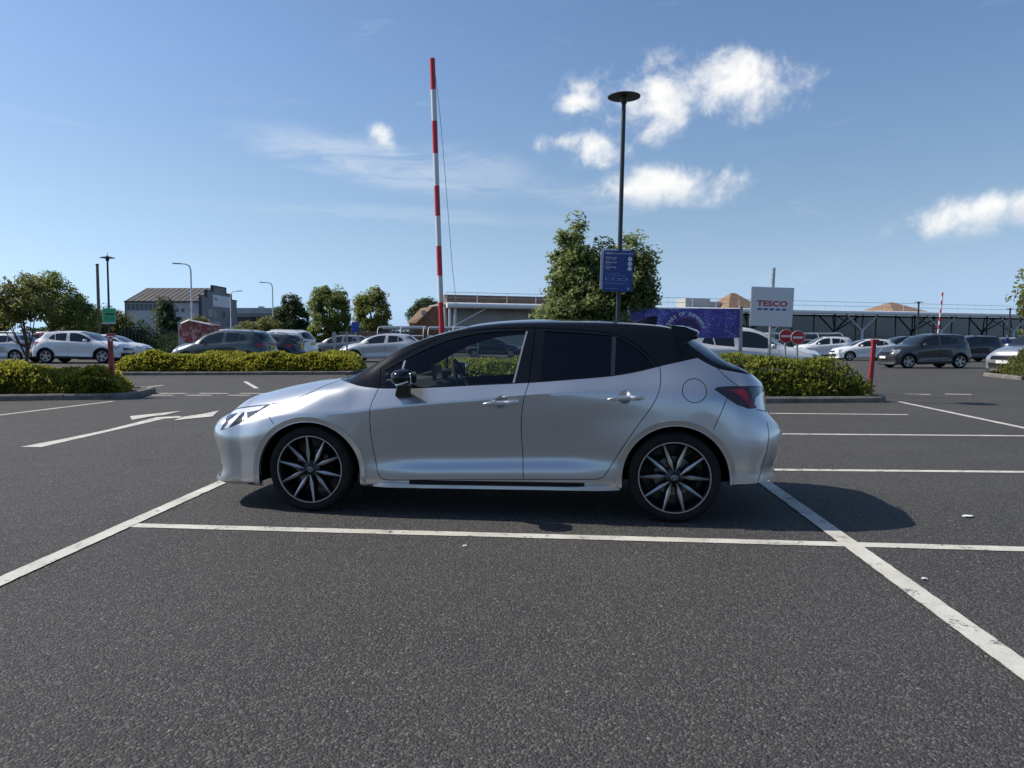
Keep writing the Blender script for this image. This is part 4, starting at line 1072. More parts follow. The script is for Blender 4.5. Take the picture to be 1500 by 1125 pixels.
place_car(M_SHORT, P_DGREY, 1353, 36.0, .05, 'dark grey short high car with silver wheels alone on the open tarmac')
place_car(M_SUV, P_BLACK2, 1318, 52, .0, 'black car half hidden behind the bonnet of the dark grey high car')
place_car(M_SUV, P_NAVY, 1416, 47, .05, 'dark people carrier behind the tail of the dark grey high car')
place_car(M_SUV, P_SILV, 1530, 27.5, .38, 'silver crossover with dark grille beside the bush at the edge')
place_car(M_HATCH, P_NAVY, 722, 56, PI, 'dark saloon seen through the front side window of the silver hatchback')
place_car(M_HATCH, P_RED, 668, 58, PI, 'dark red car seen through the front side window of the silver hatchback')
place_car(M_SUV, P_DGREY, 800, 60, .0, 'grey sport utility car hidden behind the silver hatchback and its hedge')
bb_.free()
#@@PART4
# ------------------------------------------------------------------ kerbed islands and hedges
M_KERB = mat('kerb_concrete', rough=0.85, build=vary((0.11, 0.10, 0.09), (0.20, 0.185, 0.165), 5, 6, .3, .7, 60, .4, .006, True))
M_SOIL = mat('bark_mulch', rough=0.95, build=vary((0.035, 0.026, 0.018), (0.075, 0.055, 0.038), 14, 5, .35, .65, 40, .8, .02, True))
M_POST_R = mat('red_post_paint', (0.28, 0.022, 0.03), 0.45, build=vary((0.24, 0.018, 0.025), (0.33, 0.03, 0.036), 6, 4))
M_GALV = mat('galvanised', (0.38, 0.39, 0.40), 0.45, 0.6, build=vary((0.30, 0.31, 0.32), (0.45, 0.46, 0.47), 8, 4))
M_DARKPOST = mat('dark_post_paint', (0.02, 0.021, 0.024), 0.45)
M_WHITEP = mat('white_sign_face', (0.66, 0.67, 0.68), 0.4)
M_WHITES = mat('white_steel', (0.62, 0.63, 0.64), 0.45)
def kerb_run(parent, pts, h=.13, w=.13, L=.915, z0=0.0):
    """separate kerb stones along a polyline (outer edge)"""
    for i in range(len(pts) - 1):
        a, b = Vector(pts[i][:2]), Vector(pts[i + 1][:2]); D = (b - a).length
        n = max(1, round(D / L)); d = (b - a) / D; s = D / n; rz = math.atan2(d.y, d.x)
        key = ('kerb', round(s, 3), h)
        if key not in MATS:
            m = MB(); m.prism([(-w / 2, -.1), (w / 2, -.1), (w / 2, h), (-w / 2 + .03, h), (-w / 2, h - .035)], -s / 2 + .004, s / 2 - .004, 'X'); MATS[key] = m.mesh('kerb_stone', M_KERB)
        for k in range(n):
            p = a + d * (s * (k + .5)); nn = Vector((-d.y, d.x))
            o = obj('kerb_stone', MATS[key], parent); c = p + nn * (w / 2)
            o.location = (c.x, c.y, gz(c.x, c.y) + random.uniform(-.006, .006)); o.rotation_euler = (random.uniform(-.012, .012), random.uniform(-.006, .006), rz + random.uniform(-.006, .006))
def island(pts, h=.10):
    isl = MB()
    c = sum((Vector(p[:2]) for p in pts), Vector((0, 0))) / len(pts)
    ins = [c + (Vector(p[:2]) - c) * (1 - .10 / max(.5, (Vector(p[:2]) - c).length)) for p in pts]
    n = len(pts); z = [gz(p.x, p.y) for p in ins]
    isl.add([(p.x, p.y, zz + h) for p, zz in zip(ins, z)] + [(p.x, p.y, zz - .05) for p, zz in zip(ins, z)], [tuple(range(n))] + [(i, (i + 1) % n, n + (i + 1) % n, n + i) for i in range(n)])
    o = isl.build('traffic_island', M_SOIL); tag(o, kind='structure')
    kerb_run(o, list(pts) + [pts[0]])
    return o
def leaf_mat(name, dark, mid, light, scale=1.2, trans=.35):
    def f(t, b):
        p = wpos(t); n = t.noise(p, scale, 4, .6); w = t.new('ShaderNodeTexWhiteNoise'); 
        g = t.vmath('SNAP', p, (.09, .09, .09)); t.l.new(g, w.inputs['Vector'])
        c = t.mix(t.ramp(n, .35, .68), dark, mid); c = t.mix(t.math('MULTIPLY', t.ramp(w.outputs['Value'], .45, 1.0), .7), c, light)
        t.l.new(c, b.inputs['Base Color'])
        tr = t.new('ShaderNodeBsdfTranslucent'); t.l.new(t.mix(.5, c, light), tr.inputs['Color'])
        mx = t.new('ShaderNodeMixShader'); mx.inputs[0].default_value = trans
        t.l.new(b.outputs[0], mx.inputs[1]); t.l.new(tr.outputs[0], mx.inputs[2])
        t.l.new(mx.outputs[0], t.n['Material Output'].inputs[0])
    return mat(name, (.05, .08, .02), .55, spec=.35, build=f)
L_HEDGE = leaf_mat('juniper_leaf', (.060, .082, .013), (.22, .245, .034), (.46, .43, .06), 1.1, .55)
L_HEDGE2 = leaf_mat('hedge_leaf', (.040, .060, .014), (.165, .20, .032), (.42, .42, .07), 1.3, .55)
L_TREE = leaf_mat('tree_leaf', (.075, .105, .030), (.20, .25, .08), (.40, .45, .18), 1.0, .55)
L_DARK = leaf_mat('dark_leaf', (.028, .050, .020), (.065, .10, .036), (.12, .165, .055), .8, .4)
L_MID = leaf_mat('maple_leaf', (.080, .115, .026), (.19, .24, .055), (.32, .36, .09), .5, .55)
L_OLIVE = leaf_mat('olive_leaf', (.085, .105, .030), (.19, .205, .058), (.30, .30, .09), .6, .55)
M_BARK = mat('bark', rough=0.9, build=vary((0.05, 0.04, 0.03), (0.11, 0.09, 0.07), 12, 5, .35, .65, 30, .6, .02))
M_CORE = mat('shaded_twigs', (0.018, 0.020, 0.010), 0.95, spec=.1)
def quads_obj(name, V, F, m, parent):
    """V (n,k,3) polygons of k corners"""
    n, k, _ = V.shape
    me = bpy.data.meshes.new(name); me.vertices.add(n * k); me.vertices.foreach_set('co', V.reshape(-1).astype(np.float32))
    me.loops.add(n * k); me.loops.foreach_set('vertex_index', np.arange(n * k, dtype=np.int32))
    me.polygons.add(n); me.polygons.foreach_set('loop_start', np.arange(0, n * k, k, dtype=np.int32)); me.polygons.foreach_set('loop_total', np.full(n, k, np.int32))
    me.update(calc_edges=True); me.validate(); me.materials.append(m)
    o = obj(name, me, parent); return o
def unit(n):
    v = rng.normal(size=(n, 3)); return v / np.linalg.norm(v, axis=1)[:, None]
def leaf_quads(P, size, nrm=None, up=0.3):
    n = len(P); a = unit(n); 
    if nrm is not None: a = a * .9 + nrm * .9; a /= np.linalg.norm(a, axis=1)[:, None]
    t = unit(n); u = np.cross(a, t); u /= np.linalg.norm(u, axis=1)[:, None] + 1e-9; v = np.cross(a, u)
    s = size * rng.uniform(.6, 1.3, n)[:, None]
    return np.stack([P - u * s, P + v * s * .45, P + u * s, P - v * s * .45], 1)
def hedge(name, label, footprint, height, n, m, sprig=.085, cat='hedge', bumps=.22, bumpscale=1.0):
    """footprint: 4 corners (front-left, front-right, back-right, back-left)"""
    fl, fr, br, bl = [np.array(p[:2], float) for p in footprint]
    base = empty(name, tuple(((fl + fr) / 2).tolist()) + (0,), 0, label, cat)
    def P(u, v): return (fl[None] * (1 - u)[:, None] + fr[None] * u[:, None]) * (1 - v)[:, None] + (bl[None] * (1 - u)[:, None] + br[None] * u[:, None]) * v[:, None]
    LW = np.linalg.norm(fr - fl); LD = np.linalg.norm(bl - fl)
    ph = rng.uniform(0, 6.28, 8)
    def H(u, v):
        x = u * LW * bumpscale; y = v * LD * bumpscale
        e = np.minimum.reduce([u * LW, (1 - u) * LW, v * LD, (1 - v) * LD]); edge = np.clip(e / (.55 * height), 0, 1) ** .45
        b = np.sin(x * 1.3 + ph[0]) * np.sin(y * 1.7 + ph[1]) * .5 + np.sin(x * 2.9 + ph[2] + np.sin(y * 2)) * .35 + np.sin(x * 5.3 + ph[3]) * np.sin(y * 4.7 + ph[4]) * .35
        return height * edge * (1 - bumps * .6 + bumps * b)
    # shaded inner mass
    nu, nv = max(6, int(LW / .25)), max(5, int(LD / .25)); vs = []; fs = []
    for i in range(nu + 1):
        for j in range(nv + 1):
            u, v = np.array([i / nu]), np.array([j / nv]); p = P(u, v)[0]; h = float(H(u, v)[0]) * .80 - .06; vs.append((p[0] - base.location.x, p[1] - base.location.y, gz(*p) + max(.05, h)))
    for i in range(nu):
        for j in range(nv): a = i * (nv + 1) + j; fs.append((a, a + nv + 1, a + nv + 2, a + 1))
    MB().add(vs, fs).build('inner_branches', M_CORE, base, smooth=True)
    u = rng.uniform(0, 1, n); v = rng.uniform(0, 1, n) ** 1.25
    p = P(u, v); h = H(u, v); e = .02
    hx = (H(np.clip(u + e / LW, 0, 1), v) - h) / e; hy = (H(u, np.clip(v + e / LD, 0, 1)) - h) / e
    du = (fr - fl) / LW; dv = (bl - fl) / LD
    N = np.stack([-(hx * du[0] + hy * dv[0]), -(hx * du[1] + hy * dv[1]), np.full(n, 1.0)], 1); N[:, :2] = np.clip(N[:, :2], -2.2, 2.2); N /= np.linalg.norm(N, axis=1)[:, None]
    # steep sides get more sprigs spread down the face
    z = h * rng.uniform(.25, 1.03, n) ** np.where(np.abs(N[:, 2]) < .75, .9, .18)
    gzz = np.array([gz(a, b) for a, b in p]); Q = np.stack([p[:, 0] - base.location.x, p[:, 1] - base.location.y, z + gzz + .04], 1)
    D = N * .7 + unit(n) * .75 + np.array([0, 0, .45]); D /= np.linalg.norm(D, axis=1)[:, None]
    S = np.cross(D, unit(n)); S /= np.linalg.norm(S, axis=1)[:, None] + 1e-9
    L = sprig * rng.uniform(.6, 1.5, n)[:, None]
    V = np.stack([Q - S * L * .16, Q + D * L * .45 - S * L * .24, Q + D * L, Q + D * L * .45 + S * L * .24], 1)
    quads_obj('foliage', V, None, m, base)['kind'] = 'stuff'
    return base
def along(a, b, t): return a + (b - a) * t
# right island (behind the silver car)
RF1 = ground_pt(1310, 589.5); RF0 = ground_pt(1115, 591); dR = (RF1 - RF0).normalized(); nR = Vector((-dR.y, dR.x, 0))
RF0 = RF1 - dR * 10.2
R_pts = [RF0 + nR * .5, RF0 + dR * .5, RF1 - dR * .25, RF1 + nR * .3, RF1 + nR * 2.0 - dR * .1, RF1 + nR * 3.4 - dR * .9, RF0 + nR * 3.4]
island(R_pts)
hedge('hedge', 'dense dark green hedge with yellow green tips around the no entry signs', [RF0 + dR * .25 + nR * .22, RF1 - dR * .30 + nR * .22, RF1 + nR * 2.3 - dR * 1.0, RF0 + dR * .25 + nR * 2.6], .86, 42000, L_HEDGE2, .085, bumps=.16)
# left island
LF1 = ground_pt(196, 584.5); LF0 = ground_pt(0, 587.6); dL = (LF1 - LF0).normalized(); nL = Vector((-dL.y, dL.x, 0)); LF0 = LF1 - dL * 9.5
island([LF0, LF1 - dL * .5, LF1 - dL * .12 + nL * .12, LF1 + nL * .5, LF1 + nL * 2.0, LF1 - dL * .4 + nL * 2.6, LF0 + nL * 2.8])
hedge('hedge', 'rounded green shrub hedge at the foot of the red post with the white triangle', [LF0 + nL * .25, LF1 - dL * .35 + nL * .28, LF1 - dL * .45 + nL * 1.7, LF0 + nL * 2.2], .66, 36000, L_HEDGE, .085, bumps=.30)
# long low hedge in the middle distance
MF0 = ground_pt(168, 551); MF1 = ground_pt(531, 550); dM = (MF1 - MF0).normalized(); nM = Vector((-dM.y, dM.x, 0)); MF0 = MF0 - dM * .2
island([MF0, MF1, MF1 + nM * 2.6, MF0 + nM * 2.6])
hedge('hedge', 'long low bright green hedge in front of the teal grey and white parked cars', [MF0 + nL * .25, MF1 - dM * .15 + nM * .25, MF1 - dM * .2 + nM * 2.3, MF0 + nM * 2.3], .72, 36000, L_HEDGE, .12, bumps=.28)
# bush and small tree at the right edge
EB = at(1497, 25.2)
hedge('bush', 'loose green bush beside the silver crossover', [EB + Vector((-.35, -.6, 0)), EB + Vector((3.5, -.9, 0)), EB + Vector((3.6, 1.6, 0)), EB + Vector((.2, 1.6, 0))], .95, 7000, L_OLIVE, .12, 'bush', .35)
island([EB + Vector((-.6, -.9, 0)), EB + Vector((4, -1.3, 0)), EB + Vector((4, 2.0, 0)), EB + Vector((0, 2.0, 0))])

# ------------------------------------------------------------------ trees
def tree(label, loc, H, trunk_r, crowns, nleaf, leaf, m, clump=.35, nclump=120, name='tree', cat='tree', limbs=7, trunk_h=None, shell=.55):
    """crowns: list of (dx, dy, dz, rx, ry, rz) ellipsoids relative to the foot"""
    x0, y0 = loc[0], loc[1]; base = empty(name, (x0, y0, gz(x0, y0)), 0, label, cat)
    th = trunk_h or H * .55
    pts = [(0, 0, -.05), (random.uniform(-.03, .03) * H * .3, 0, th * .35), (random.uniform(-.03, .03) * H, random.uniform(-.02, .02) * H, th * .7), (random.uniform(-.04, .04) * H, 0, th * 1.1)]
    tr = MB().tube(pts, [trunk_r * 1.25, trunk_r, trunk_r * .8, trunk_r * .4], 9).build('trunk', M_BARK, base, smooth=True)
    C = np.array([c[:3] for c in crowns]); Rr = np.array([c[3:] for c in crowns]); vol = Rr.prod(1) ** .8; pr = vol / vol.sum()
    idx = rng.choice(len(crowns), nclump, p=pr); d = unit(nclump); r = rng.uniform(shell, 1.0, nclump)[:, None] ** .7
    cl = C[idx] + d * r * Rr[idx]
    for k in range(limbs):
        c = cl[rng.integers(nclump)]; s = Vector(pts[2]) if k % 2 else Vector(pts[1]) * .4 + Vector(pts[2]) * .6; e = Vector(c.tolist()); mid = (s + e) / 2 + Vector((0, 0, -.06 * H))
        MB().tube([s, mid, e], [trunk_r * .5, trunk_r * .3, trunk_r * .08], 6).build('limb', M_BARK, tr, smooth=True)
    per = nleaf // nclump; ii = np.repeat(np.arange(nclump), per); n = len(ii)
    csz = clump * rng.uniform(.6, 1.35, nclump)
    off = unit(n) * (rng.uniform(0, 1, n) ** .45)[:, None] * csz[ii][:, None] * np.array([1, 1, .75])
    P_ = cl[ii] + off; P_[:, 2] = np.maximum(P_[:, 2], .15)
    nr = P_ - C[idx][ii]; nr /= np.linalg.norm(nr, axis=1)[:, None] + 1e-9; nr[:, 2] += .5
    quads_obj('crown', leaf_quads(P_, leaf, nr), None, m, base)['kind'] = 'stuff'
    return base
# the tree by the car-park sign
T = at(868, 19.4)
tree('large leafy tree with an uneven top behind the blue car park sign', T, 4.7, .09,
     [(0, 0, 2.2, 1.3, 1.0, 1.25), (-.52, 0, 3.5, .52, .5, 1.05), (-.45, 0, 2.9, .75, .6, .9), (.2, 0, 3.1, .75, .6, .85), (1.0, 0, 2.85, .70, .7, 1.15), (-1.02, -.1, 1.75, .45, .6, .75), (-.8, 0, 1.5, .65, .6, .8), (1.15, 0, 1.9, .6, .6, .8)], 60000, .066, L_TREE, .26, 800, shell=.25)
tree('slender young tree with thin trunk growing out of the hedge by the kerb', at(36, 17.0), 2.9, .045,
     [(0, 0, 2.15, .55, .5, .38), (-.35, 0, 1.95, .45, .4, .3), (.40, 0, 2.2, .35, .4, .35), (.0, 0, 2.55, .35, .35, .25), (-.6, 0, 2.3, .35, .3, .3)], 5200, .048, L_OLIVE, .2, 130, trunk_h=1.6)
tree('broad dark tree standing behind the silver grey car', at(78, 50), 5.9, .16,
     [(0, 0, 3.8, 1.5, 1.2, 1.7), (1.0, 0, 3.4, 1.3, 1.1, 1.3), (-.9, 0, 4.2, 1.1, 1, 1.1), (1.9, 0, 2.5, 1.2, 1, 1.3), (.2, 0, 5.0, .8, .8, .7)], 15000, .10, L_MID, .45, 230)
tree('dark tree at the edge beside the broad dark tree', at(-30, 52), 5.2, .15, [(0, 0, 3.2, 2.0, 1.4, 1.7), (1.6, 0, 2.9, 1.2, 1.1, 1.2)], 11000, .11, L_MID, .5, 160)
tree('shaggy shrub tree behind the green sign on the lamp post', at(146, 62), 4.2, .12, [(0, 0, 2.5, 1.7, 1.2, 1.4), (1.6, 0, 2.3, 1.2, 1, 1.3), (-1.6, 0, 2.0, 1.3, 1, 1.2)], 11000, .12, L_OLIVE, .5, 170)
tree('ivy covered tree in front of the pale industrial building', at(243, 66), 5.2, .12, [(0, 0, 3.0, .95, .9, 1.9), (-.2, 0, 4.2, .6, .6, .8), (.5, 0, 2.0, 1.1, 1, 1.6)], 9000, .11, L_DARK, .42, 160)
tree('small round tree beneath the tall pale street lamp', at(288, 74), 3.6, .1, [(0, 0, 2.6, 1.4, 1, .95), (-1.0, 0, 2.2, .9, .8, .9)], 4500, .12, L_OLIVE, .45, 90)
tree('very dark rounded tree between the pale office and the maples', at(428, 76), 6.2, .2, [(0, 0, 3.2, 1.75, 1.5, 2.3), (.1, 0, 4.9, 1.05, 1, 1.1), (.9, 0, 2.6, 1.2, 1.2, 1.8), (-.9, 0, 2.6, 1.1, 1.2, 1.8)], 16000, .13, L_DARK, .5, 230)
tree('pale green maple with an upright crown beside the very dark tree', at(484, 72), 6.8, .18, [(0, 0, 4.0, 2.0, 1.7, 2.0), (-.6, 0, 5.4, 1.1, 1, 1.1), (.9, 0, 5.2, 1.0, 1, 1.1), (0, 0, 2.4, 2.1, 1.6, 1.2)], 17000, .13, L_MID, .5, 230)
tree('yellow green maple nearest the brick houses', at(546, 76), 6.6, .18, [(0, 0, 4.0, 1.9, 1.6, 1.9), (.3, 0, 5.5, 1.1, 1, 1.0), (0, 0, 2.3, 2.1, 1.6, 1.2), (-.9, 0, 4.8, 1.0, 1, 1.1)], 16000, .13, leaf_mat('yellow_leaf', (.085, .11, .026), (.21, .245, .055), (.36, .37, .085), .5, .55), .5, 220)
tree('low bushy tree in front of the flat roofed office', at(378, 68), 3.6, .1, [(0, 0, 1.9, 1.6, 1.1, 1.2), (1.0, 0, 2.2, 1.2, 1, 1.2), (-.9, 0, 1.8, 1.2, 1, 1.0)], 8000, .11, L_OLIVE, .45, 140)
tree('round dark tree rising behind the brick house roof', at(627, 120), 8.2, .25, [(0, 0, 6.2, 2.2, 2, 1.7), (-1.6, 0, 5.4, 1.6, 1.5, 1.5)], 8000, .2, L_DARK, .8, 110)
ET = at(1530, 24.0)
tree('leafy tree whose branch ends reach in beside the silver crossover', ET, 4.2, .1, [(0, 0, 2.9, .85, .8, 1.1), (.5, 0, 2.6, 1.0, .9, 1.1), (-.35, -.1, 1.55, .32, .3, .25)], 9000, .075, L_OLIVE, .3, 150)
# belts of shrubs that close the view
def thicket(name, label, a, b, height, depth, n, m, leaf=.14):
    a = Vector((a.x, a.y, 0)); b = Vector((b.x, b.y, 0)); d = (b - a).normalized(); nn = Vector((-d.y, d.x, 0))
    return hedge(name, label, [a, b, b + nn * depth, a + nn * depth], height, n, m, leaf, 'shrubs', .45, .45)
thicket('shrub_belt', 'overgrown dark shrubs along the fence below the industrial building', at(128, 62), at(272, 60), 2.6, 3.0, 12000, L_DARK, .17)
thicket('shrub_belt', 'overgrown shrubs in shade behind the silver and red cars', at(-140, 56), at(128, 62), 2.2, 3.0, 12000, L_DARK, .17)
thicket('shrub_belt', 'tall distant belt of greenery beyond the brick houses', at(560, 150), at(660, 150), 4.2, 6, 5000, L_DARK, .35)
thicket('shrub_belt', 'distant greenery beside the flat roofed office', at(330, 128), at(600, 128), 3.2, 6, 8000, L_DARK, .35)
thicket('added_tree_belt', 'belt of trees added out of view behind the camera for paint and glass to reflect', at(750, 1) + Vector((70, -52, 0)), at(750, 1) + Vector((-70, -48, 0)), 6.5, 5, 9000, L_MID, .45)  # added behind the camera, unseen, so glass and bodywork mirror something
#@@PART5
# ------------------------------------------------------------------ posts, lamps and signs
def text_mesh(txt, size, m, extrude=.002, align='CENTER', bold=0.0, shear=0.0, spacing=1.0):
    cu = bpy.data.curves.new('text', 'FONT'); cu.body = txt; cu.size = size; cu.align_x = align; cu.align_y = 'CENTER'; cu.extrude = extrude; cu.offset = bold; cu.shear = shear; cu.space_character = spacing
    cu.resolution_u = 3
    o = bpy.data.objects.new('text', cu); COL.objects.link(o); dg = bpy.context.evaluated_depsgraph_get(); dg.update()
    me = bpy.data.meshes.new_from_object(o.evaluated_get(dg)); bpy.data.objects.remove(o); me.materials.clear(); me.materials.append(m); me.name = 'lettering'
    return me
def letters(parent, txt, size, m, loc, name='lettering', **kw):
    o = obj(name, text_mesh(txt, size, m, **kw), parent); o.location = loc; o.rotation_euler = (PI / 2, 0, 0); return o
M_BLUE = mat('sign_blue', (0.008, 0.035, 0.20), 0.35); M_RED = mat('sign_red', (0.50, 0.02, 0.03), 0.4); M_TXT = mat('letter_white', (0.72, 0.73, 0.74), 0.4)
M_LRED = mat('letter_red', (0.42, 0.02, 0.035), 0.4); M_LBLUE = mat('letter_blue', (0.012, 0.05, 0.22), 0.4); M_GREEN = mat('sign_green', (0.04, 0.42, 0.19), 0.4); M_LBLK = mat('letter_black', (0.02, 0.02, 0.02), 0.5)
def rrect(w, h, r, n=5):
    pts = []
    for (cx, cz, a0) in ((w / 2 - r, h / 2 - r, 0), (-w / 2 + r, h / 2 - r, PI / 2), (-w / 2 + r, -h / 2 + r, PI), (w / 2 - r, -h / 2 + r, 1.5 * PI)):
        pts += [(cx + r * math.cos(a0 + PI / 2 * i / n), cz + r * math.sin(a0 + PI / 2 * i / n)) for i in range(n + 1)]
    return pts
def disc_head(parent, z, r=.34):
    h = MB().lathe([(.0, z + .10), (.05, z + .10), (.07, z + .055), (r * .5, z + .05), (r, z + .012), (r, z), (r * .9, z - .006), (.09, z - .01), (.06, z - .14), (0, z - .14)], 28, 'Z').build('lamp_head', M_DARKPOST, parent, smooth=True, sharp=40)
    return h
# tall lamp post with the car-park notice
LP = at(902, 16.6); lp = empty('lamp_post', LP, 0, 'tall dark lamp post with flat round head standing in the hedge behind the silver hatchback', 'lamp post')
ztop = z_at(150, 16.6)
MB().tube([(0, 0, 0), (0, 0, 1.1), (.03, 0, 1.12), (.14, 0, ztop)], [.075, .075, .052, .046], 14).build('pole', M_DARKPOST, lp, smooth=True, sharp=40)
hd = disc_head(lp, ztop, .36); hd.location = (.14, 0, 0)
sb = empty('notice_board', (at(904.5, 16.5).x, 16.5, z_at(398, 16.5)), 0, 'blue customer car park notice with white lettering fixed to the tall lamp post', 'sign')
sb.rotation_euler = (0, math.radians(1.6), 0)
MB().prism(rrect(.66, .90, .03), -.006, .006, 'Y').build('panel', M_BLUE, sb)
bk = MB().prism(rrect(.66, .90, .03), .11, .125, 'Y').build('back_panel', M_WHITEP, sb); bk.location = (-.05, 0, .05)
MB().box((0, .05, .25), (.10, .10, .05)).build('bracket', M_DARKPOST, sb); MB().box((0, .05, -.25), (.10, .10, .05)).build('bracket', M_DARKPOST, sb)
letters(sb, 'TESCO', .058, M_TXT, (-.205, -.008, .385), bold=.0012); letters(sb, 'Customer Car Park', .052, M_TXT, (.105, -.008, .385))
for k, (t1, t2) in enumerate((('Maximum stay', 'Monday - Friday'), ('Maximum stay', 'Saturday'), ('Maximum stay', 'Sunday'))):
    z = .295 - .105 * k
    letters(sb, t1, .042, M_TXT, (-.285, -.008, z), align='LEFT', bold=.0010); letters(sb, t2, .034, M_TXT, (-.285, -.008, z - .042), align='LEFT')
    dsc = MB().lathe([(0, -.003), (.047, -.003), (.047, .003), (0, .003)], 22).build('number_disc', M_TXT, sb); dsc.location = (.255, -.010, .268 - .105 * k)
    n_ = letters(sb, '3', .055, M_LBLUE, (.255, -.016, .268 - .105 * k))
for k in range(7):
    w = (.34, .46, .52, .50, .52, .40, .30)[k]; z = (-.055, -.10, -.155, -.205, -.26, -.29, -.385)[k]
    MB().box((-.285 + w / 2, -.0075, z), (w, .002, .007)).build('small_print', mat('letter_pale', (0.25, 0.33, 0.5), .5), sb)
for k in range(4): MB().lathe([(0, -.009), (.013, -.009), (.013, -.006)], 10, c=(-.27 + .155 * k, 0, -.18)).build('pictogram', M_TXT, sb)
MB().lathe([(0, -.009), (.028, -.009), (.028, -.006)], 14, c=(.24, 0, -.385)).build('badge', mat('letter_pale', (0.25, 0.33, 0.5), .5), sb)
# store banner on the island
B0 = at(921, 18.9); B1 = at(1083, 18.9); bw_ = B1.x - B0.x; zb0, zb1 = z_at(495, 18.9), z_at(452.5, 18.9)
def banner(t, b):
    p = coords(t); 
    v = t.new('ShaderNodeTexVoronoi'); v.inputs['Scale'].default_value = 17; t.l.new(p, v.inputs['Vector'])
    n = t.noise(p, 2.2, 6, .65); cl = t.ramp(n, .44, .72)
    st_ = t.math('MULTIPLY', t.ramp(v.outputs['Distance'], .0, .42, 1, 0), t.ramp(n, .40, .62))
    base = t.mix(t.ramp(t.noise(p, 1.4, 3), .3, .7), (.035, .03, .24), (.075, .05, .36)); base = t.mix(t.math('MULTIPLY', cl, .6), base, (.22, .26, .75))
    t.l.new(t.mix(t.math('MULTIPLY', st_, .9), base, (.75, .80, .95)), b.inputs['Base Color'])
M_BANNER = mat('starry_banner', rough=.4, build=banner)
bn = empty('banner_sign', ((B0.x + B1.x) / 2, 18.9, 0), 0, 'long purple blue starry banner with curved white lettering behind the roof of the silver hatchback', 'banner')
MB().box((0, 0, (zb0 + zb1) / 2), (bw_, .03, zb1 - zb0)).build('panel', M_BANNER, bn)
for x in (-bw_ / 2 - .015, bw_ / 2 + .03): MB().box((x, 0, (zb1 + .06) / 2), (.075, .075, zb1 + .06)).build('post', M_GALV, bn)
txc = (1003 - 750) / FPX * 18.9 - (B0.x + B1.x) / 2; tzc = zb0 + (zb1 - zb0) * .18; R0 = .48
phr = 'YEARS OF REWARDS'
for i, ch in enumerate(phr):
    if ch == ' ': continue
    a = math.radians(168 - 156 * (i + .5) / len(phr)); o = letters(bn, ch, .125, M_TXT, (txc + R0 * math.cos(a), -.019, tzc + R0 * math.sin(a)), 'letter', bold=.003); o.rotation_euler = (PI / 2, PI / 2 - a, 0)
MB().prism([(txc + .38 * math.cos(PI * i / 20), tzc - .02 + .38 * math.sin(PI * i / 20)) for i in range(21)], -.019, -.014, 'Y').build('roundel', mat('roundel_blue', (.03, .02, .12), .4), bn)
MB().tube([(txc + .385 * math.cos(PI * i / 20), -.020, tzc - .02 + .385 * math.sin(PI * i / 20)) for i in range(21)], .006, 5).build('roundel_ring', M_LRED, bn)
letters(bn, 'TESCO', .10, M_TXT, (txc, -.022, tzc + .12), bold=.002)
for k in range(14):
    x = random.uniform(-.2, .95) * bw_ / 2; z = random.uniform(zb0 + .1, zb1 - .08); s = random.uniform(.012, .035)
    if abs(x - txc) < .62: continue
    pts = []
    for j in range(8): rr = s if j % 2 == 0 else s * .25; pts.append((x + rr * math.cos(j * PI / 4), z + rr * math.sin(j * PI / 4)))
    MB().prism(pts, -.0185, -.0155, 'Y').build('star', M_TXT, bn)
# white square store sign
ds_ = 18.4; TS = at(1127, ds_); ts = empty('store_sign', TS, 0, 'white square board reading TESCO in red over blue dashes on a grey pole', 'sign')
MB().tube([(-.02, .03, 0), (.085, .03, z_at(393, ds_))], .042, 12).build('pole', M_GALV, ts, smooth=True, sharp=40)
zc = z_at(450, ds_); pw, ph_ = 61 / FPX * ds_, 56 / FPX * ds_
pn = MB().prism([(-pw / 2, -ph_ / 2), (pw / 2, -ph_ / 2 + .0), (pw / 2, ph_ / 2), (-pw / 2, ph_ / 2)], -.055, -.02, 'Y').build('panel', M_WHITEP, ts, bevel=.004); pn.location = (.03, 0, zc); pn.rotation_euler = (0, .035, 0)
MB().prism([(-pw / 2 - .008, -ph_ / 2 - .008), (pw / 2 + .008, -ph_ / 2 - .008), (pw / 2 + .008, ph_ / 2 + .008), (-pw / 2 - .008, ph_ / 2 + .008)], -.05, -.015, 'Y').build('frame', M_GALV, pn)
tl_ = letters(pn, 'TESCO', .215, M_LRED, (.0, -.058, .075), bold=.007, spacing=1.02); tl_.scale = (1.12, .86, 1)
for k in range(5):
    x = -.375 + .152 * k; MB().prism([(x, -.085), (x + .10, -.085), (x + .135, -.040), (x + .035, -.040)], -.0585, -.0555, 'Y').build('dash', M_LBLUE, pn)
# no entry signs
for (px, py, lab) in ((1151, 492.5, 'red round no entry sign on a post beside the white store sign pole'), (1168.5, 494.5, 'red round no entry sign on a post, nearer the red leaning post')):
    d_ = 17.9 if px < 1160 else 17.5; p = at(px, d_); ns = empty('no_entry_sign', p, 0, lab, 'sign', 'no entry signs')
    zz = z_at(py, d_); MB().tube([(0, .03, 0), (0, .03, zz + .12)], .026, 10).build('post', M_GALV, ns, smooth=True, sharp=40)
    dd = MB().lathe([(0, -.006), (.163, -.006), (.165, 0), (.163, .006), (0, .006)], 36).build('disc', M_RED, ns); dd.location = (0, -.01, zz)
    MB().box((0, -.008, 0), (.235, .004, .05)).build('white_bar', M_TXT, dd); MB().lathe([(.157, -.0075), (.165, -.0072), (.166, 0)], 36).build('rim', M_TXT, dd)
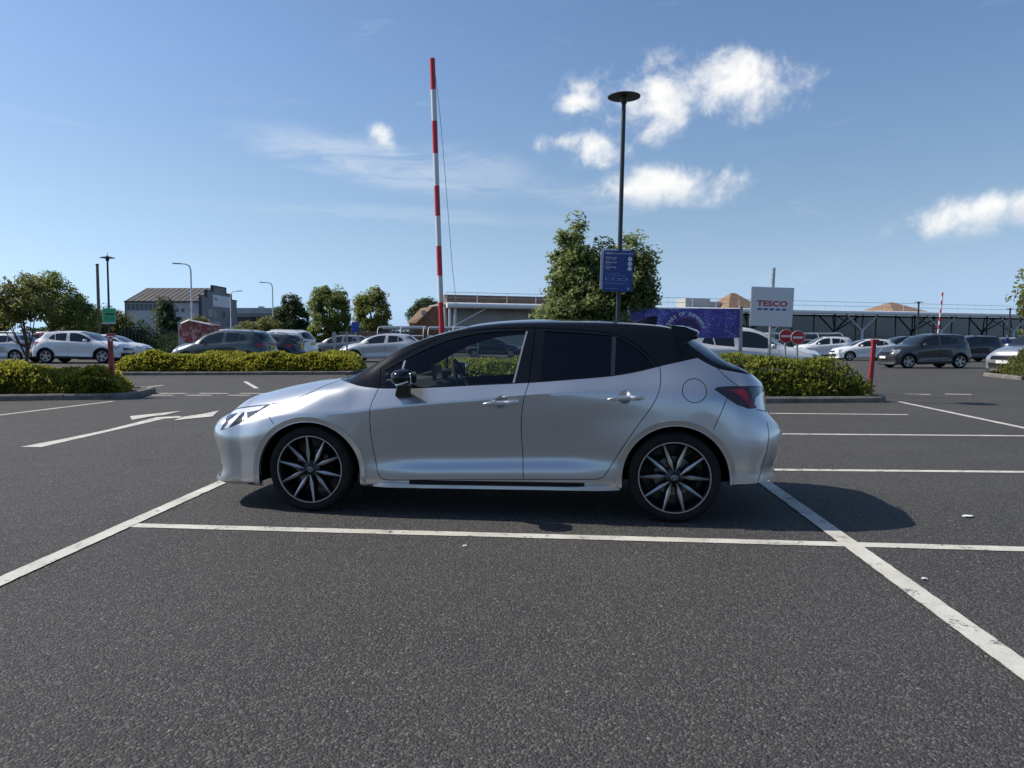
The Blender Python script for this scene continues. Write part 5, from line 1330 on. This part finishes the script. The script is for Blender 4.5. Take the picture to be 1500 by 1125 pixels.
# red leaning posts
def red_post(px, d, h, lean, label, tri=False):
    p = at(px, d); rp = empty('red_post', p, 0, label, 'post', 'red posts on the islands')
    MB().box((0, 0, h / 2), (.085, .085, h)).build('shaft', M_POST_R, rp, bevel=.006); 
    MB().box((.02, 0, h + .035), (.15, .12, .09)).build('head', M_POST_R, rp, bevel=.008)
    if tri:
        m = MB(); m.prism([(-.085, .05), (.085, .05), (0, -.09)], -.08, -.07, 'Y'); t_ = m.build('warning_triangle', M_TXT, rp); t_.location = (.05, 0, h - .03)
        m = MB(); m.prism([(-.045, .03), (.045, .03), (0, -.045)], -.084, -.079, 'Y'); m.build('triangle_centre', M_RED, t_)
    rp.rotation_euler = (0, lean, 0)
red_post(164, 16.8, z_at(489, 16.8) - .07, -.03, 'red post leaning slightly with a small white triangle on the left hedge island', True)
red_post(1275, 17.0, z_at(500, 17.0) - .03, .065, 'plain red post leaning over at the end of the dense dark green hedge')
# lamp post and green notice on the far left
gl = empty('lamp_post', at(161, 33), 0, 'slim dark lamp post with flat disc head above the green notice', 'lamp post')
zt = z_at(379, 33); MB().tube([(0, 0, gz(-18, 33)), (0, 0, zt)], [.055, .04], 10).build('pole', M_DARKPOST, gl, smooth=True, sharp=40); disc_head(gl, zt, .31)
MB().tube([(0, 0, zt + .1), (0, 0, zt + .25)], .01, 6).build('finial', M_DARKPOST, gl)
gs = empty('notice_board', (at(161.5, 32.9).x, 32.9, z_at(462, 32.9)), 0, 'bright green notice on the slim dark lamp post', 'sign')
MB().box((0, 0, 0), (.56, .02, .62)).build('panel', M_GREEN, gs); MB().box((-.02, .015, -.05), (.56, .008, .66)).build('back_panel', M_WHITEP, gs)
MB().box((.02, -.012, .05), (.40, .003, .07)).build('text_band', M_LBLK, gs)
for z in (.2, -.07, -.14, -.21): MB().box((-.02, -.012, z), (.42, .003, .018)).build('text_line', mat('letter_dkgreen', (.01, .14, .06), .5), gs)
tp = empty('timber_pole', at(146, 60), 0, 'plain grey timber pole in front of the shrubs', 'pole'); MB().tube([(0, 0, 0), (0, 0, z_at(389, 60))], [.15, .11], 10).build('pole', mat('grey_timber', (.16, .15, .13), .9), tp, smooth=True, sharp=40)
MB().tube([(0, 0, z_at(389, 60)), (0, 0, z_at(388, 60) + .02)], .14, 8).build('cap', M_DARKPOST, tp)
def street_lamp(px, d, py, arm, label):
    p = at(px, d); sl_ = empty('street_lamp', p, 0, label, 'street lamp'); zt = z_at(py, d); s = 1 if arm > 0 else -1
    MB().tube([(0, 0, 0), (0, 0, 1.2), (0, 0, 1.25), (0, 0, zt - .5), (s * .08, 0, zt - .16), (s * .35, 0, zt), (arm, 0, zt + .05)], [.11, .11, .075, .06, .055, .05, .04], 8).build('pole', M_WHITES, sl_, smooth=True, sharp=50)
    MB().box((arm + s * .28, 0, zt + .05), (.62, .22, .09), ry=-.05 * s).build('lamp_head', M_GALV, sl_, bevel=.02)
street_lamp(282, 56, 388, -.75, 'tall pale street lamp with arm to the side of the industrial building gable')
street_lamp(339, 84, 427.5, .75, 'pale street lamp against the stepped facade of the industrial building')
street_lamp(400.5, 78, 415, -.75, 'pale street lamp beside the very dark tree')
# thin posts by the hedge end, with a small plate
for (px, w_, lab) in ((490, .14, 'short grey post with rounded plate at the end of the long low hedge'), (508, .09, 'short plain grey post in front of the silver white hatchback')):
    d_ = 30.6; p = at(px, d_); o = empty('post', p, 0, lab, 'post'); h = z_at(487, d_); MB().box((0, 0, h / 2 + .03), (.075, .05, h)).build('shaft', M_GALV, o)
    if w_ > .1: MB().prism(rrect(.17, .44, .08), -.04, -.03, 'Y').build('plate', M_GALV, o).location = (0, 0, h - .2)
bs = empty('blue_sign', at(521, 62), 0, 'small blue sign on a pole below the maples', 'sign'); MB().tube([(0, 0, 0), (0, 0, 2.9)], .04, 8).build('pole', M_GALV, bs); MB().box((0, -.05, 2.5), (.60, .03, .85)).build('panel', mat('parking_blue', (.015, .06, .35), .4), bs)
# raised barrier boom with red and white bands
d_ = 20.5; BB = at(649.5, d_); bo = empty('barrier_boom', BB, 0, 'raised barrier boom banded red and white with a slack cable', 'barrier')
stripe = [505, 443.5, 405, 362, 319, 276, 230, 184, 140, 96]
def bpos(py): return Vector(((647.5 - 10.5 * (490 - py) / 350 - 649.5) / FPX * d_, 0, z_at(py, d_)))
for i in range(len(stripe) - 1):
    a, b = bpos(stripe[i]), bpos(stripe[i + 1]); w0 = .075
    MB().tube([a, b], [w0, w0], 12).build('boom_band', M_RED if i % 2 == 0 else M_WHITES, bo, smooth=True, sharp=40)
MB().box((0, .05, .55), (.34, .34, 1.1)).build('barrier_box', M_GALV, bo, bevel=.02); MB().tube([(0, 0, 1.0), bpos(505)], .06, 10).build('boom_root', M_WHITES, bo)
MB().tube([bpos(96) + Vector((.03, 0, 0))] + [Vector(((px - 649.5) / FPX * d_, -.02, z_at(py, d_))) for px, py in ((645, 160), (651, 230), (657, 310), (663, 390), (668, 440), (670, 500))], .008, 5).build('cable', M_GALV, bo)
# small striped barrier and lamps near the store
o = empty('barrier_boom', at(1375, 62), 0, 'small distant raised boom with red and white stripes in front of the store glass', 'barrier')
zs_ = [z_at(py, 62) for py in np.linspace(494, 429, 12)]
for i in range(11): MB().tube([(.3 * i / 11 - .1, 0, zs_[i]), (.3 * (i + 1) / 11 - .1, 0, zs_[i + 1])], .07, 8).build('boom_band', M_RED if i % 2 == 0 else M_WHITES, o)
MB().box((-.1, .05, .6), (.4, .4, 1.2)).build('barrier_box', M_GALV, o)
for (px, d_, py, lab) in ((1344, 60, 443.5, 'dark lamp post with flat disc head beside the small striped boom'), (1478, 64, 453, 'dark lamp post with flat disc head beyond the silver crossover')):
    o = empty('lamp_post', at(px, d_), 0, lab, 'lamp post'); zt = z_at(py, d_); MB().tube([(0, 0, 0), (0, 0, zt)], [.09, .06], 10).build('pole', M_DARKPOST, o, smooth=True, sharp=40); disc_head(o, zt, .36)
o = empty('blue_sign', at(1475, 48), 0, 'small blue parking sign near the trolley shelter by the silver crossover', 'sign'); MB().tube([(0, 0, 0), (0, 0, 1.7)], .03, 8).build('pole', M_GALV, o); MB().box((0, -.04, 1.3), (.22, .02, .45)).build('panel', mat('parking_blue', (.015, .06, .35), .4), o)
# trolley shelters: white hoops with clear curved roofs
M_POLY = glass_mat('clear_roof_sheet', (0.62, 0.66, 0.68), 1.35)
def shelter(px0, px1, d, label, ztop=None, depth=1.9, rz=0.0):
    a, b = at(px0, d), at(px1, d); L = b.x - a.x; s = empty('trolley_shelter', a + Vector((0, 0, gz(a.x, a.y))), rz, label, 'shelter')
    zt = ztop or 1.95; prof = [(0, 0, 0), (0, 0, zt - .55), (0, .10, zt - .22), (0, .38, zt - .03), (0, depth * .5, zt + .05), (0, depth - .2, zt + .02), (0, depth, zt - .1)]
    n = max(2, round(L / 2.2))
    for k in range(n + 1): MB().tube([(L * k / n, p[1], p[2]) for p in prof], .027, 8).build('hoop', M_WHITES, s, smooth=True)
    for k in range(n):
        vs = [(L * (k + e) / n + (.03 if e == 0 else -.03), p[1], p[2] + .03) for e in (0, 1) for p in prof[1:]]; q = len(prof) - 1
        MB().add(vs, [(i, i + 1, q + i + 1, q + i) for i in range(q - 1)]).build('roof_sheet', M_POLY, s, smooth=True)
    for (y, z) in ((0, .7), (0, zt - .55), (.38, zt - .03), (depth, zt - .1)): MB().tube([(0, y, z), (L, y, z)], .03, 6).build('rail', M_WHITES, s)
    return s
shelter(553, 620, 46, 'white trolley shelter with curved clear roof behind the silver white hatchback')
shelter(627, 700, 46, 'white trolley shelter with curved clear roof behind the striped barrier boom')
shelter(1128, 1235, 62, 'white trolley shelter with curved clear roof behind the no entry signs', 1.97)
shelter(1420, 1590, 52, 'long low trolley shelter behind the silver crossover', 1.5)
# litter on the tarmac
for (px, py, s, lab) in ((1417, 757.5, .045, 'crumpled scrap of white paper on the tarmac beyond the car shadow'), (1353, 850, .02, 'tiny white scrap on the tarmac near the worn centre line'), (680, 801, .018, 'tiny pale scrap on the tarmac in front of the front door'), (67, 586.5, .05, 'scrap of white litter beside the left island kerb')):
    p = ground_pt(px, py); m = MB(); n = 9
    m.add([(0, 0, .012)] + [(s * (.6 + .6 * random.random()) * math.cos(2 * PI * i / n), s * .6 * (.6 + .6 * random.random()) * math.sin(2 * PI * i / n), random.uniform(.003, .012)) for i in range(n)], [(0, i + 1, (i + 1) % n + 1) for i in range(n)])
    o = m.build('litter', mat('paper', (.7, .7, .68), .8)); o.location = (p.x, p.y, .002); tag(o, lab, 'litter')
#@@PART6
# ------------------------------------------------------------------ supermarket
M_FASCIA = mat('white_fascia', (0.80, 0.80, 0.79), 0.4); M_SOFFIT = mat('dark_soffit', (0.05, 0.055, 0.06), .7); M_PANEL = mat('pale_wall_panel', rough=.6, build=vary((.42, .41, .39), (.48, .47, .45), .6, 4))
M_TILE = mat('brown_roof_tile', rough=.85, build=vary((.19, .115, .072), (.27, .17, .11), 2.5, 5, .3, .7, 14, .5, .03)); M_FRAME = mat('mullion_grey', (.14, .15, .155), .5)
def store_glass(t, b):
    p = coords(t); t.l.new(t.mix(t.ramp(t.noise(p, .35, 3), .35, .65), (.010, .016, .014), (.035, .045, .038)), b.inputs['Base Color'])
M_SGLASS = mat('store_glass', rough=.06, spec=.55, build=store_glass)
SA, SB_ = Vector((-6.2, 71, 0)), Vector((82, 104.6, 0)); es = (SB_ - SA).normalized(); LS = (SB_ - SA).length
store = empty('supermarket', SA, math.atan2(es.y, es.x), 'long low supermarket with white canopy, glass front and roof railing', 'building')
HC = 5.0
# local: x along the front, y backwards, canopy edge at y = 0, glass at y = 3
MB().tube([(0, .16, HC - .22), (LS, .16, HC - .22)], .27, 16).build('fascia', M_FASCIA, store, smooth=True, sharp=60)
MB().box((LS / 2, 1.9, HC - .16), (LS, 3.6, .12)).build('canopy_soffit', M_SOFFIT, store)
MB().box((LS / 2, 3.6, HC - .03), (LS, 6.8, .16)).build('roof', mat('roof_membrane', (.3, .3, .3), .8), store)
MB().box((LS / 2 + 1, 8, 2.4), (LS - 2, 2, 4.8)).build('rear_block', M_PANEL, store); MB().box((LS / 2, 5, .01), (LS, 4, .02)).build('shop_floor', M_SOFFIT, store)
nb = 0
S0 = 14.0
x = S0; bay = 13.3 / 4
while x < LS - bay:
    for (z0, z1) in ((.12, 1.95), (2.05, 4.55)): MB().box((x + bay / 2, 3.0, (z0 + z1) / 2), (bay - .10, .04, z1 - z0)).build('window_pane', M_SGLASS, store)
    MB().box((x, 2.97, 2.35), (.10, .14, 4.7)).build('mullion', M_FRAME, store); x += bay
MB().box(((S0 + LS) / 2, 2.96, 2.0), (LS - S0, .12, .10)).build('transom', M_FRAME, store)
for k in range(4): MB().box((S0 * (k + .5) / 4, 2.9, 2.35), (S0 / 4 - .03, .12, 4.7)).build('wall_panel', M_PANEL, store)
MB().box((.1, 2.0, 2.35), (.2, 2.0, 4.7)).build('wall_panel', M_PANEL, store)
for s in [39.3 + 13.3 * k for k in (-2, -1, 0, 1, 2, 3, 4)]:
    if s > LS: break
    col_ = MB().tube([(s, .75, 0), (s, .75, 2.65)], .17, 12).build('column', M_WHITES, store, smooth=True, sharp=40)
    for dx in (-2.65, 2.65): MB().tube([(s, .75, 2.6), (s + dx, .75, HC - .3)], .10, 10).build('column_arm', M_WHITES, col_, smooth=True, sharp=40)
    for dx in (-2.4, 2.4): MB().tube([(s, .85, 2.6), (s + dx, 2.9, HC - .3)], .08, 8).build('column_arm', mat('grey_steel', (.2, .2, .21), .5), col_, smooth=True, sharp=40)
for (s0, s1) in ((.4, .4), (.9, .9)): MB().tube([(s0, .5, 0), (s0, .5, HC - .3)], .12, 10).build('end_post', M_WHITES, store, smooth=True, sharp=40)
for (a_, b_) in (((.4, .5, 2.6), (4.2, .5, 4.6)), ((15.5, .5, 4.6), (11.0, .5, 4.6))): MB().tube([a_, b_], .06, 6).build('brace', M_FASCIA, store)
# roof railing
for k in range(int(LS / 3.1) + 1): MB().tube([(k * 3.1 + .1, .5, HC), (k * 3.1 + .1, .5, HC + 1.05)], .028, 6).build('railing_post', M_WHITES, store)
for z in (.55, 1.05): MB().tube([(.1, .5, HC + z), (LS, .5, HC + z)], .022, 6).build('railing_rail', M_GALV, store)
# tiled mansard on the old part, roof lanterns and plant boxes
MB().prism([(2.0, 4.95), (2.6, 5.95), (5.0, 5.95), (5.6, 4.95)], .5, 17.5, 'X').build('tiled_parapet', M_TILE, store)
def lantern(s, y, w, h, z=HC):
    MB().add([(s - w, y - w, z), (s + w, y - w, z), (s + w, y + w, z), (s - w, y + w, z), (s - w * .12, y, z + h), (s + w * .12, y, z + h)], [(0, 1, 5, 4), (1, 2, 5), (2, 3, 4, 5), (3, 0, 4), (3, 2, 1, 0)]).build('roof_lantern', M_TILE, store)
lantern(36.8, 5, 2.7, 2.1); lantern(62.0, 5, 3.4, 1.45)
MB().box((31.5, 5.5, HC + .7), (3.4, 2, 1.2)).build('plant_box', M_PANEL, store); MB().box((34.0, 5.6, HC + .55), (1.8, 2, .9)).build('plant_box', M_PANEL, store)
# ------------------------------------------------------------------ pale industrial building with stepped facade
M_RENDER = mat('pale_render', rough=.8, build=vary((.38, .39, .40), (.47, .48, .49), .5, 4)); M_RENDER2 = mat('grey_render', rough=.8, build=vary((.20, .21, .22), (.25, .26, .27), .5, 4)); M_SLATE = mat('dark_roof_sheet', rough=.7, build=vary((.055, .048, .048), (.085, .075, .072), .7, 4, .3, .7))
M_TRIM = mat('dark_trim', (.04, .045, .055), .6); M_WGL = mat('window_glass', (.03, .04, .05), .08, spec=.6); M_FRAMEW = mat('window_frame_white', (.5, .5, .5), .5)
ib = empty('industrial_building', (-54.7, 105, 0), 0, 'pale two storey industrial building with dark pitched roof and stepped end facade', 'building')
Wd, Dp, Ez, Rz = 10.5, 13.2, 7.05, 9.35
MB().box((Wd / 2, Dp / 2, Ez / 2), (Wd, Dp, Ez)).build('walls', M_RENDER, ib)
MB().add([(-.1, -.25, Ez - .1), (Wd, -.25, Ez - .1), (Wd, Dp / 2, Rz), (-.1, Dp / 2, Rz), (-.1, Dp + .25, Ez - .1), (Wd, Dp + .25, Ez - .1)], [(0, 1, 2, 3), (3, 2, 5, 4), (0, 3, 4)]).build('roof', M_SLATE, ib)
for k in range(13): MB().box((k * Wd / 13 + .2, Dp / 4 - .12, (Ez + Rz) / 2 - .02), (.06, Dp / 2 + .4, .06), rx=math.atan2(Rz - Ez + .1, Dp / 2 + .25)).build('roof_seam', M_SLATE, ib)
MB().box((Wd / 2, -.18, Ez - .10), (Wd + .1, .16, .18)).build('gutter', M_TRIM, ib)
for xx in (.06, 6.7): MB().box((xx, -.08, 3.5), (.12, .12, 7.0)).build('downpipe', M_TRIM, ib)
for k in range(8):
    w_ = MB().box((.55 + k * .62, -.02, 6.2), (.52, .06, .88)).build('window', M_WGL, ib); MB().box((.55 + k * .62 + .29, -.03, 6.2), (.06, .08, .95)).build('frame', M_FRAMEW, w_)
for xx in (7.3, 8.15, 9.4):
    w_ = MB().box((xx, -.02, 5.75), (.42, .06, .48)).build('window', M_WGL, ib)
    for (bx, bz, sx, sz) in ((0, .27, .5, .05), (0, -.27, .5, .05), (-.24, 0, .05, .5), (.24, 0, .05, .5)): MB().box((xx + bx, -.03, 5.75 + bz), (sx, .07, sz)).build('frame', M_FRAMEW, w_)
# stepped facade on the right-hand end (plane x = Wd)
steps = [(-.15, 0), (-.15, 7.75), (1.9, 7.75), (1.9, 8.6), (4.2, 8.6), (4.2, 9.45), (9.0, 9.45), (9.0, 8.6), (11.2, 8.6), (11.2, 7.75), (13.4, 7.75), (13.4, 0)]
fc = MB().prism(steps, Wd + .02, Wd + .32, 'X').build('stepped_facade', M_RENDER2, ib)
m = MB()
for i in range(1, len(steps) - 2):
    (a0, b0), (a1, b1) = steps[i], steps[i + 1]
    MB().box((Wd + .17, (a0 + a1) / 2, (b0 + b1) / 2 + (.06 if b0 == b1 else 0)), (.42, abs(a1 - a0) + .20, abs(b1 - b0) + .16)).build('coping', M_TRIM, fc)
MB().box((Wd + .2, -.15, 3.8), (.36, .22, 7.6)).build('corner_trim', M_TRIM, fc)
MB().box((Wd + .36, 7.2, 7.35), (.06, 6.6, 1.7)).build('fascia_board', M_WHITES, fc); MB().box((Wd + .40, 4.9, 7.6), (.03, 1.2, .16), rx=-.15).build('mark', M_TRIM, fc)
for yy in (2.9, 5.0, 7.9, 10.6):
    w_ = MB().box((Wd + .34, yy, 5.45), (.04, 1.25, 1.0)).build('window', M_WGL, fc)
    for dy in (-.62, 0, .62): MB().box((Wd + .36, yy + dy, 5.45), (.06, .08, 1.06)).build('frame', M_FRAMEW, w_)
MB().box((Wd + .5, 4.9, 2.65), (.5, 5.0, .5)).build('shop_sign', mat('sign_black', (.015, .015, .017), .5), fc); MB().box((Wd + .40, 4.9, 1.2), (.1, 4.6, 2.2)).build('shop_window', M_WGL, fc); MB().box((Wd + .38, 9.8, 3.0), (.06, 3.4, .9)).build('white_board', M_WHITES, fc)
# flat roofed office
of = empty('office_building', at(341, 122), 0, 'low flat roofed pale office beside the stepped facade', 'building')
MB().box((3.4, 4, 3.0), (6.8, 8, 6.0)).build('walls', M_RENDER2, of); MB().box((3.4, 4, 6.4), (7.0, 8.2, .9)).build('roof_band', M_RENDER, of); MB().box((3.4, -.03, 5.0), (6.4, .05, .8)).build('window_band', M_WGL, of); MB().box((3.8, 3, 7.0), (.8, .8, .5)).build('vent', M_GALV, of)
# fence along the shrubs and a white wall by the road
fe = empty('steel_fence', at(178, 58), 0, 'dark steel paling fence in front of the shrubs', 'fence'); fl_ = at(272, 58).x - at(178, 58).x
for k in range(int(fl_ / .28)): MB().box((k * .28, 0, 1.15), (.06, .03, 2.3)).build('paling', M_TRIM, fe)
for z in (.5, 1.9): MB().box((fl_ / 2, .03, z), (fl_, .04, .06)).build('rail', M_TRIM, fe)
ww = empty('white_wall', at(262, 57), 0, 'plain white rendered wall behind the red rounded trailer', 'wall'); MB().box((1.6, 0, 1.35), (3.2, .2, 2.7)).build('panel', M_RENDER, ww); MB().box((1.6, 0, 2.74), (3.3, .28, .08)).build('coping', M_GALV, ww)
# red rounded trailer with graphics
def redart(t, b):
    p = coords(t); n = t.noise(p, 2.6, 5, .6, .8); t.l.new(t.mix(t.ramp(n, .48, .60), t.mix(t.ramp(t.noise(p, 5, 4), .4, .6), (.30, .03, .03), (.10, .012, .015)), (.42, .22, .20)), b.inputs['Base Color'])
M_REDART = mat('red_graphics', rough=.4, build=redart)
tr_ = empty('red_trailer', at(297, 46), -.12, 'red rounded trailer with swirling graphics behind the bonnet of the teal car', 'trailer'); z0 = gz(-19, 46)
prof = [(1.9, .9)] + [(-.95 + .75 * math.cos(a), 1.62 + .72 * math.sin(a)) for a in np.linspace(PI / 2, 1.5 * PI, 14)] + [(1.9, .9)]
prof = [(.55, .90), (.55, 2.06)] + [(-.85 + .75 * math.cos(a), 1.62 + .72 * math.sin(a)) for a in np.linspace(PI / 2, 1.5 * PI, 14)]
MB().prism(prof, 0, 1.3, 'Y').build('body', M_REDART, tr_, bevel=.06).location = (0, 0, z0); MB().tube([(.55, -.01, 2.08), (-.85, -.01, 2.37), (-1.4, -.01, 2.15)], .05, 6).build('white_edge', M_WHITES, tr_).location = (0, 0, z0)
for xx in (-.7, .2):
    for yy in (.1, 1.2): w_ = MB().lathe([(0, -.1), (.33, -.1), (.35, 0), (.33, .1), (0, .1)], 20).build('wheel', M_RUBBER, tr_); w_.location = (xx, yy, .35 + z0)
MB().box((-.15, .65, .75), (1.3, 1.0, .3)).build('chassis', M_DARK, tr_).location = (0, 0, z0)
# brick houses and wall behind the barrier
M_BRICK = mat('brown_brick', rough=.85, build=vary((.17, .09, .055), (.26, .145, .09), 3, 5)); M_BRICKO = mat('orange_brick', rough=.85, build=vary((.34, .19, .10), (.42, .25, .14), 3, 4))
ho = empty('brick_house', at(600, 92), 0, 'brown brick house with steep tiled roof beyond the trolley shelters', 'house')
MB().box((2.3, 4, 1.9), (4.6, 8, 3.8)).build('walls', M_BRICK, ho)
MB().add([(-.3, -.3, 3.6), (4.9, -.3, 3.6), (4.9, 3.4, 6.2), (1.0, 3.4, 5.6), (-.3, 7, 3.6), (4.9, 7, 3.6)], [(0, 1, 2, 3), (3, 2, 5, 4), (0, 3, 4), (1, 5, 2)]).build('roof', M_TILE, ho)
MB().box((.35, -.06, 2.2), (.75, .12, 3.0)).build('pier', M_BRICKO, ho); MB().box((1.6, 1.6, 4.9), (.55, .8, .6)).build('dormer', M_GALV, ho)
for xx in (1.6, 3.2): MB().box((xx, -.03, 2.4), (.8, .06, 1.0)).build('window', M_WGL, ho)
h2 = empty('brick_house', at(606, 80.5), 0, 'brown gabled brick building against the end of the supermarket canopy', 'house')
gp = [(0, 0), (4.2, 0), (4.2, 6.05), (3.25, 6.05), (0, 2.85)]
MB().prism(gp, 0, 9, 'Y').build('walls', M_BRICK, h2); MB().box((1.6, -.05, 4.50), (4.6, .2, .16), ry=-math.atan2(3.2, 3.25)).build('roof_slope', M_TILE, h2); MB().box((3.72, 4.5, 6.12), (1.0, 9.1, .16)).build('roof_top', M_TILE, h2)
bw2 = empty('brick_wall', at(498, 66), 0, 'long brown brick wall below the maples behind the parked cars', 'wall'); L_ = at(606, 66).x - at(498, 66).x
MB().box((L_ / 2, 0, 1.05), (L_, .25, 2.1)).build('panel', M_BRICK, bw2); MB().box((L_ / 2, 0, 2.13), (L_ + .1, .33, .08)).build('coping', mat('coping_stone', (.25, .22, .19), .8), bw2)
#@@PART7
